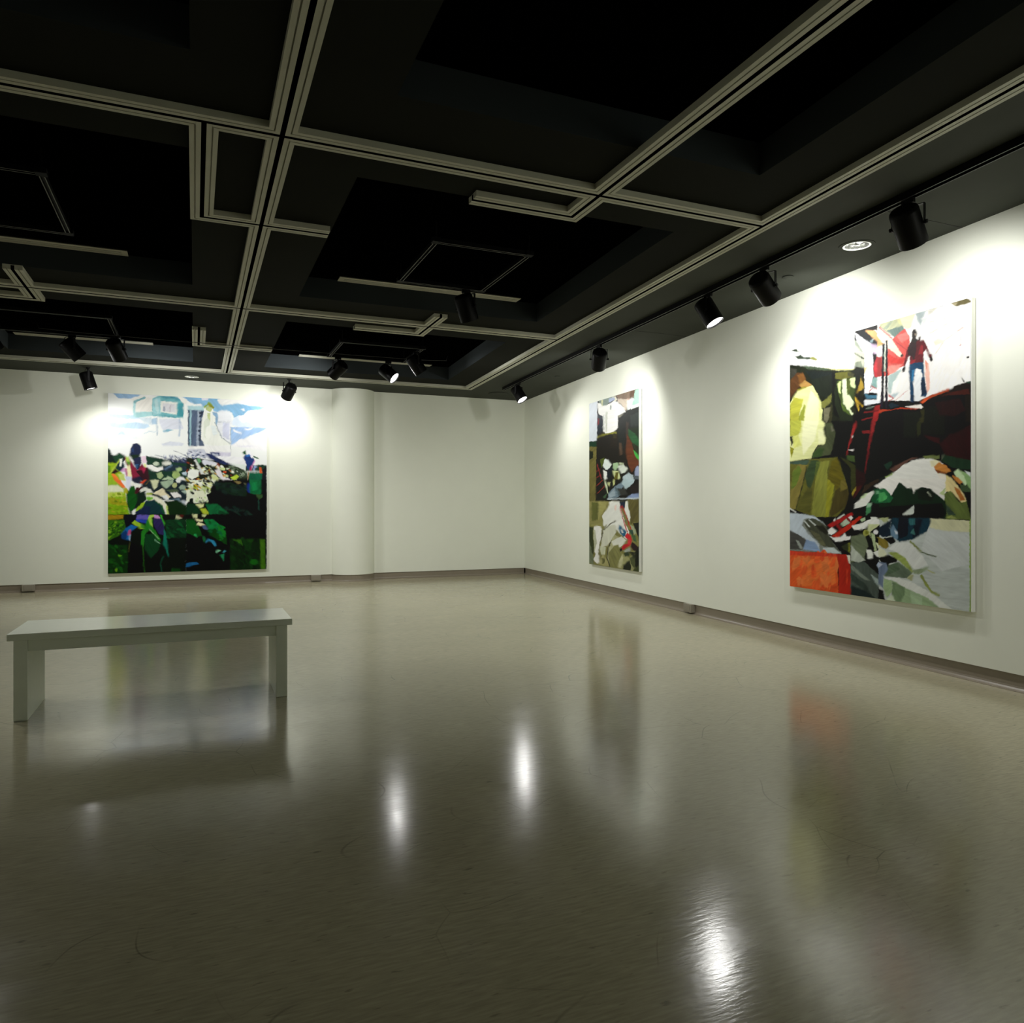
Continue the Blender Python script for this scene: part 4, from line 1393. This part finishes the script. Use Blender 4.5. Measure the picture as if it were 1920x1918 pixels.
PB.run(TI, '''fbfaf6 -50,560 1700,30 1700,1560 1300,1700 860,1850 700,1930 -50,1930
c8cca8 -20,540 330,420 430,600 260,780 0,600
e6eacc 330,430 640,320 560,600 480,640 430,600
dcdca8 300,450 360,440 400,560 340,540
7a9088 120,660 400,570 440,640 260,780
a8b4a0 60,620 200,480 240,480 120,650
b0bcbc 640,330 850,260 760,440 740,580 680,500
d6d4c8 860,300 1090,190 960,310 860,390
e0e4e2 740,440 860,420 780,560
6a6448 1270,160 1540,60 1650,110 1620,150 1380,215
a0987c 1270,160 1400,130 1350,210
L ece2cc 16 900,700 1240,510
L dcdcd0 18 900,500 1320,400
L e4dccc 12 1000,1080 1160,830 1500,600 1620,520
f2ecd8 960,860 1040,800 1180,840 1080,900 1000,920
L e08070 8 1400,660 1500,590
L e8b8b0 7 1460,620 1450,920
E c04848 1450,915,14,8
14100c 1550,1130 1600,1110 1610,1150 1560,1150
1c2420 1465,1465 1530,1590 1500,1580
1e120a 700,1930 860,1850 1300,1700 1340,1650 1700,1545 1700,1930
284c38 1540,1580 1640,1560 1640,1600 1560,1600
b85028 760,1900 900,1830 1250,1700 1240,1740 900,1880 800,1930
4a1a0c 1000,1880 1300,1760 1600,1700 1640,1930 1000,1930
e0645c 150,900 260,780 440,620 530,760 540,860 470,1070 480,1150 430,1290 150,1480 -50,1500 -50,1160 140,1060 140,900
f08c84 300,760 480,680 530,800 380,880
d84840 140,1080 330,1180 470,1150 400,1260 150,1240
f49c90 150,1300 400,1270 300,1400 160,1470
a84040 -50,1140 30,1140 30,1480 -50,1500
f8e8d4 -50,580 140,720 400,1090 360,1140 150,980 -50,800
4a4238 360,1120 400,1080 430,1110 400,1140
L c05050 18 -20,600 250,830 480,1010
L 8a6458 10 0,590 200,760
e0b070 -50,760 60,900 -50,960
141820 40,900 85,900 70,1930 20,1930
141820 105,840 140,840 138,1930 98,1930
d8e4d0 80,960 105,960 100,1400 75,1400
b8ccc8 150,1480 400,1350 240,1600 200,1800 150,1790
c0d0d4 170,1830 360,1770 260,1880
L c04040 14 150,1820 250,1890
L d09090 8 270,1930 500,1740
f6c8b8 810,1200 880,1250 900,1480 900,1700 850,1800 820,1480
f0a088 810,1180 860,1240 850,1380 815,1330
164a6c 530,1280 620,1240 790,1230 790,1400 850,1800 820,1860 750,1850 735,1560 770,1480 740,1380 660,1340 630,1420 600,1600 620,1930 550,1930 540,1600 520,1400
f4f8fa 640,1350 740,1370 750,1500 740,1600 730,1930 630,1930 620,1600
2f86b8 580,1380 620,1360 600,1560 570,1600
143048 740,1560 800,1540 840,1780 760,1840
6a2028 500,960 560,850 700,830 790,820 830,900 900,1080 930,1090 940,1130 890,1150 830,1000 780,1050 790,1230 620,1240 530,1280 540,1120 510,1140 450,1320 420,1310 470,1060
3a2426 500,960 560,860 660,850 660,1000 620,1200 560,1120 500,1100
a83038 720,940 770,920 770,1080 700,1080
a02c34 560,1200 640,1180 620,1240 530,1280
262420 890,1140 940,1120 955,1200 920,1225 895,1190
262420 410,1330 460,1310 450,1400 410,1415 395,1380
34302c 570,700 600,640 640,635 670,720 640,800 690,830 620,880 560,860 580,800
c8b8a0 625,710 650,720 640,750
3c3434 700,770 740,770 720,830 690,830''')
PB.run(TJ, '''e2e6a8 60,0 690,0 760,70 730,180 790,370 760,480 620,490 540,620 490,760 60,825 60,540
f0f2c8 340,0 640,0 560,400 400,600 330,700 300,300
b8bc50 60,0 290,0 290,160 230,300 60,320
1c2010 60,330 120,310 130,440 90,520
d8dc80 110,330 230,280 300,500 140,560
989820 60,540 140,560 100,760
eef0c0 620,180 720,190 780,370 740,460 640,460
0a0c08 880,0 1930,0 1930,1200 1400,1700 1300,1450 1200,1200 1020,730 880,690 980,260
4c5438 760,60 900,40 980,260 940,480 880,680 490,760 600,520 760,480 790,370
6a6a58 880,80 960,200 900,220
3c5428 540,640 660,540 760,560 700,720 500,750
982828 1330,100 1400,-10 1390,120 1240,560 1210,700 1190,690
e4e0dc 1295,310 1345,310 1335,340 1300,335
e4e0dc 1235,575 1340,560 1335,610 1250,590
7a1c20 1700,-10 1790,-10 1750,200 1690,420 1580,1050 1560,1050 1640,420
9a2c2c 1720,-10 1780,-10 1740,180 1700,300 1690,200
7a2020 1500,190 1700,180 1690,250 1520,250
6a6a28 60,835 480,780 1020,730 1200,1200 1250,1450 1200,1720 1000,1930 560,1930 200,1800 60,1780
486050 60,830 460,790 420,890 60,870
8c9040 650,830 860,800 820,1000 800,1930 500,1930 560,1300
3c5030 480,800 650,800 560,1150 480,1360 420,1330 360,1100
5a6a30 600,820 680,830 600,1100 560,1080
9c9c2c 820,1160 960,1290 880,1760 840,1930 780,1930
6c6410 900,820 1020,740 1150,1150 1000,1400 960,1280 830,1160
50481c 980,1400 1200,1250 1250,1450 1200,1720 900,1930 860,1860
7a7030 1080,1200 1180,1180 1220,1360 1080,1420
8a8040 110,1040 230,880 410,900 340,1200 180,1780 60,1780
6c8030 110,1050 240,900 300,1000 200,1300 100,1400
5c5c24 280,1600 420,1350 520,1360 480,1860 220,1790
L 2c3018 18 400,930 340,1220 190,1790
14180c 1020,740 1120,860 1280,960 1340,1300 1260,1450 1180,1180
3c4018 1070,720 1250,800 1380,900 1390,1290 1300,1450 1290,960
4a6030 1200,690 1360,700 1370,830 1220,780
2c0808 1390,950 1560,1050 1600,1200 1500,1350 1350,1570 1310,1540 1390,1300
481410 1380,1320 1500,1300 1480,1380 1350,1570
9c8c30 1310,1440 1390,1310 1390,1400 1320,1520
3a2c1c 1560,1300 1930,1100 1930,1160 1720,1290 1500,1480
eeece6 1760,1300 1930,1205 1930,1340 1800,1330
04060a 1360,1780 1600,1720 1600,1930 1400,1930
04060a 1700,1640 1930,1640 1930,1930 1600,1930
0c5c34 1760,1360 1930,1340 1930,1650 1740,1640 1700,1590
3a9a58 1800,1580 1930,1480 1930,1600
78b088 1800,1400 1900,1380 1860,1460 1800,1460
eceee6 1470,1580 1600,1450 1750,1390 1750,1450 1640,1640 1600,1700 1360,1760 1370,1660
c8dcb0 1460,1570 1580,1450 1640,1440 1560,1540
4c9060 1600,1720 1700,1700 1680,1830 1590,1900
a0c8a8 1620,1650 1720,1640 1690,1720 1610,1730
L d8dcd8 22 60,1770 200,1850
L c8ccc8 18 1220,1820 1310,1750
e8ece4 1030,1910 1180,1860 1200,1880 1120,1930''')
PB.run(TK, '''0a0806 -20,300 400,260 830,280 900,180 1000,60 1380,0 1820,-20 1860,1300 1200,1200 800,1250 -20,1700
241a2c 20,0 60,0 55,260 20,260
241a2c 105,0 150,0 150,270 110,270
16303c 170,200 240,155 400,220 330,240 210,270
18241c 530,190 560,160 640,170 640,210
1c3c58 610,0 690,0 680,150 620,140
L c04040 14 170,20 280,75 170,120
fbf4ec 500,235 820,185 865,240 825,275 560,250
c04828 -20,300 250,295 420,255 800,270 700,290 400,280 100,330 -20,370
d86030 810,150 900,70 1000,20 960,90 850,180
141a0e 480,350 800,330 840,500 740,560 720,850 480,850
12160a 850,250 1300,200 1300,800 860,780
280a06 1100,150 1600,60 1720,300 1500,420 1200,400
32060a 1200,980 1400,780 1500,760 1860,560 1860,1320 1560,1260 1300,1200 1250,1060
3a080c 860,800 1200,860 1200,980 1000,900
3a3a18 800,300 900,280 880,560 760,560 840,420
2c3014 740,560 830,540 820,800 750,850
1c1408 1700,0 1860,0 1860,560 1720,520
020202 700,900 860,860 1000,920 1180,1000 1260,1180 1240,1250 1180,1170 880,1200 600,1260 400,1300
6a4c40 200,1500 440,1350 640,1260 780,1250 600,1320 420,1440 300,1560
7c8850 860,1215 1190,1210 1210,1280 900,1275
5a6450 1230,1200 1320,1200 1340,1300 1240,1310
1c3c24 1300,1200 1860,1310 1860,1480 1600,1480 1420,1440 1240,1310
1c3c2c 80,1400 240,1330 250,1400 150,1520
182018 -20,1700 200,1560 320,1540 100,1680 -20,1770
eeefe8 -20,1780 320,1540 480,1400 700,1300 940,1270 1100,1290 1280,1370 1150,1560 1290,1660 1290,1930 -20,1930
a8c078 100,1660 280,1560 260,1600 130,1670
e8e4c0 1000,1330 1100,1290 1200,1330 1100,1420 1040,1440
d09048 1080,1440 1180,1340 1330,1410 1420,1520 1330,1560 1150,1540
8a4c20 1080,1460 1140,1500 1330,1550 1300,1570 1160,1560
98bc80 1600,1500 1860,1620 1860,1930 1760,1800
d0e8bc 1480,1540 1560,1470 1680,1600 1740,1760 1720,1840 1620,1700 1520,1620
e8dca0 1150,1560 1300,1580 1440,1660 1560,1800 1640,1930 1290,1930 1300,1700
cc8c44 1440,1600 1560,1640 1660,1740 1600,1780 1500,1700
f0ece0 1150,1565 1320,1590 1330,1700 1300,1800 1200,1700
4a6040 1600,1780 1760,1800 1860,1930 1640,1930
e8f0ee 1700,1510 1820,1540 1820,1620 1760,1590
0c3c1c 310,1930 390,1740 580,1880 650,1870 650,1930
04140c 700,1930 760,1850 860,1840 960,1900 1000,1930
0c4c28 -20,1870 60,1880 130,1930 -20,1930''')
PB.run(TM, '''8a9088 60,240 520,290 700,420 780,520 830,700 960,830 1060,1010 60,960
c4d0d8 60,250 360,270 560,320 740,470 640,420 420,340 330,370 300,480 420,640 620,820 640,960 340,940 330,860 380,750 180,640 60,570
90a8c8 340,740 560,800 660,980 330,940
4c5040 330,400 480,340 640,400 780,520 800,660 900,830 1000,960 1020,1000 920,900 700,870 540,720 360,500
6a6c50 440,560 620,640 760,860 660,860
28281c 540,480 700,480 790,600 760,660 640,580
50504c 60,580 240,660 380,760 340,860 320,940 60,940
a0a8a0 180,760 240,780 320,920 260,920
L d8e0dc 20 340,390 440,510
L d8e0dc 20 430,370 560,480
c8d4d4 700,900 900,890 1050,1010 700,990
788468 1230,680 1400,640 1500,640 1560,860 1500,1000 1480,1130 1230,1170
060606 740,420 900,350 1100,200 1250,130 1300,170 1500,300 1640,300 1640,560 1560,780 1600,960 1500,1120 1600,1200 1830,1400 1830,1300 1700,1150 1640,1000 1560,640 1230,560 1230,680 1100,700 1230,800 1220,1030 1010,960 840,740 780,560
3c4428 1050,870 1180,800 1200,980 1100,930
8a9030 1180,800 1215,800 1210,1000 1180,960
b02020 780,470 1240,215 1280,270 860,515
c03018 850,685 1380,300 1450,300 1230,520 970,705
L a01c1c 44 960,460 1040,560
L 8a1818 44 1150,320 1240,420
b0c4a8 1020,440 1140,345 1210,420 1070,500
c4d0bc 1080,400 1150,355 1200,415 1110,450
f0f2ee 790,580 860,500 960,580 860,660 800,630
f0f2ee 810,670 900,710 1060,680 1110,600 1150,680 1230,680 1220,740 940,790
e4e8e0 960,340 1100,250 1110,270 980,360
eceee8 890,380 930,340 950,370 910,390
f4f4f0 1180,310 1240,290 1270,320 1230,380
f0f2ec 1240,480 1420,430 1560,360 1750,330 1830,420 1760,450 1560,450 1500,530 1300,560
b8d0a8 1400,360 1500,305 1500,370 1420,400
e8ece4 1600,305 1720,305 1720,340 1620,370
ccd4a4 1550,440 1770,450 1600,580 1600,700 1550,560
E a8ac58 1515,605,65,60
E 787c20 1530,605,32,38
E f0f0f0 1700,590,45,48
b8c89c 1610,600 1680,640 1720,960 1680,960 1620,700
8a8040 1720,680 1830,680 1830,800
f0f4ec 1520,930 1620,930 1650,1000 1640,1080 1550,1110
f0f4ec 1650,980 1830,900 1830,1070 1720,1050
dfe6c0 1700,780 1830,830 1830,880 1740,900
b8c8dc 1720,1210 1760,1150 1830,1180 1830,1280 1740,1270
c4ccc0 1230,840 1330,950 1500,1120 1400,1180 1230,1130
56625a 1230,1180 1480,1150 1700,1350 1830,1460 1790,1880 1540,1880 1220,1800
849084 1240,1200 1400,1350 1600,1520 1500,1500 1240,1300
3a4840 1240,1380 1500,1560 1640,1800 1500,1700 1240,1520
a8b8b4 1600,1380 1830,1540 1830,1680 1700,1560
1c2c2c 1240,1600 1500,1700 1760,1880 1500,1880 1220,1800
e0642c 50,965 960,1010 1000,1780 50,1680
e87c3c 300,1100 900,1150 960,1600 300,1640
S ee6c34,d85828,e88448 36 130 88 90,1000 940,1050 980,1720 90,1620
d8482c 50,970 960,1010 960,1070 50,1050
b82c18 950,1010 1160,1025 1200,1180 1225,1260 1225,1820 1000,1780 1000,1250
c84020 1140,1300 1180,1300 1170,1600 1140,1560
e8ead8 1160,1030 1215,1030 1220,1200 1190,1180''')
PB.run(TN, '''c8d0cc 0,560 1330,575 1330,1930 0,1800
d4dad8 700,700 1300,760 1300,1200 900,1300 600,1000
dcdcb8 740,550 1330,575 1330,740 900,720 720,680
f0efe8 -10,60 90,-20 950,-20 950,330 -10,330
6c7c40 930,190 1020,150 1140,310 1250,300 1320,560 1120,560 950,560
0a2c14 180,220 280,30 400,120 470,110 490,210 510,140 620,95 740,130 820,200 950,300 970,480 940,550 -10,540 -10,340
020402 -10,400 500,350 900,330 960,480 900,550 -10,545
0c1c0c 540,150 700,120 800,200 760,300 560,280
1f7040 -10,130 80,125 200,260 150,330 -10,340
56b068 -10,190 70,180 120,250 60,310 -10,320
d4dcd4 325,500 500,360 495,480 430,505
L d8e0c8 10 690,170 750,240
e8d8a0 950,-10 1050,-10 1200,180 1250,300 1180,320 1020,150
b87838 1070,90 1150,130 1230,280 1160,290
3c5040 950,330 1100,500 980,500
a8b468 950,530 1040,500 1120,555
c8d8a0 900,150 950,100 930,220 860,190
0f3c4c 190,545 740,545 740,600 680,740 470,860 290,890 160,800 150,720
0c1424 280,550 420,550 410,800 290,850 260,740
101c2c 500,560 620,560 560,800 470,840
7898b0 160,720 200,640 270,760 260,870 170,800
e0e8f0 215,720 260,750 270,785 230,770
3a7478 420,560 510,550 510,640 440,650
4a807c 440,760 500,690 515,790
0c2436 -10,690 120,600 190,550 150,700 160,810 60,830 -10,790
b0b888 -10,550 130,545 120,600 60,610
8a7c34 -10,830 110,860 140,960 90,1000 -10,940
e0e4c8 -10,960 80,1010 110,1080 100,1130 -10,1110
060606 60,840 200,820 240,890 160,930 
060606 -10,1130 130,1080 270,1140 250,1180 140,1200 130,1290 60,1240
6c7c68 110,1260 270,1180 360,1240 480,1340 400,1410 70,1390
5c7058 130,1230 260,1180 300,1290 100,1380
e2e6e2 130,1000 220,910 400,890 520,950 620,1080 700,1220 520,1290 480,1260 380,1130 250,1040
a0b060 120,1040 250,1040 370,1120 470,1270 480,1340 380,1250 260,1150
98a888 470,1300 620,1270 720,1235 680,1290 570,1355 500,1340
L 8c9858 28 440,880 520,950 600,1030
L 5c6c4c 16 600,1030 700,1070 820,1100
L 98a458 36 600,1360 660,1470 740,1590 870,1660
L b8bc80 14 700,1290 800,1340
b8bc90 400,1420 440,1360 500,1360 470,1450
a0b890 180,1450 420,1530 700,1640 900,1880 270,1820
7c9470 190,1470 370,1540 370,1640 270,1820 180,1640
b0c8a4 440,1600 620,1640 620,1850 480,1850
e4e8e2 60,1410 250,1400 500,1480 780,1640 1060,1860 900,1850 700,1690 400,1560 200,1450
a4bc90 70,1420 180,1450 190,1600 110,1700 60,1560
d8e4cc 110,1720 180,1650 270,1800 120,1790
7888a0 -10,1180 100,1200 130,1290 60,1390 60,1560 -10,1500
c8d0e0 -10,1190 60,1220 -10,1270
0a0c0c -10,1560 60,1600 95,1760 -10,1790
98b850 1293,560 1330,560 1330,1930 1297,1930
a8b840 960,1850 1330,1885 1330,1930 960,1870''')
xd = (5.032 - 5.158, 3.577 - 5.456)
painting((5.158, 5.450, 0.490), xd, 1.880, 2.222, .044, PB, [(1479.7, 658), (1820.2, 555.5), (1821.2, 1145.3), (1482.3, 1102)], 360, 620,
         'large painting of a standing figure in red above dark earth, orange block at lower left')
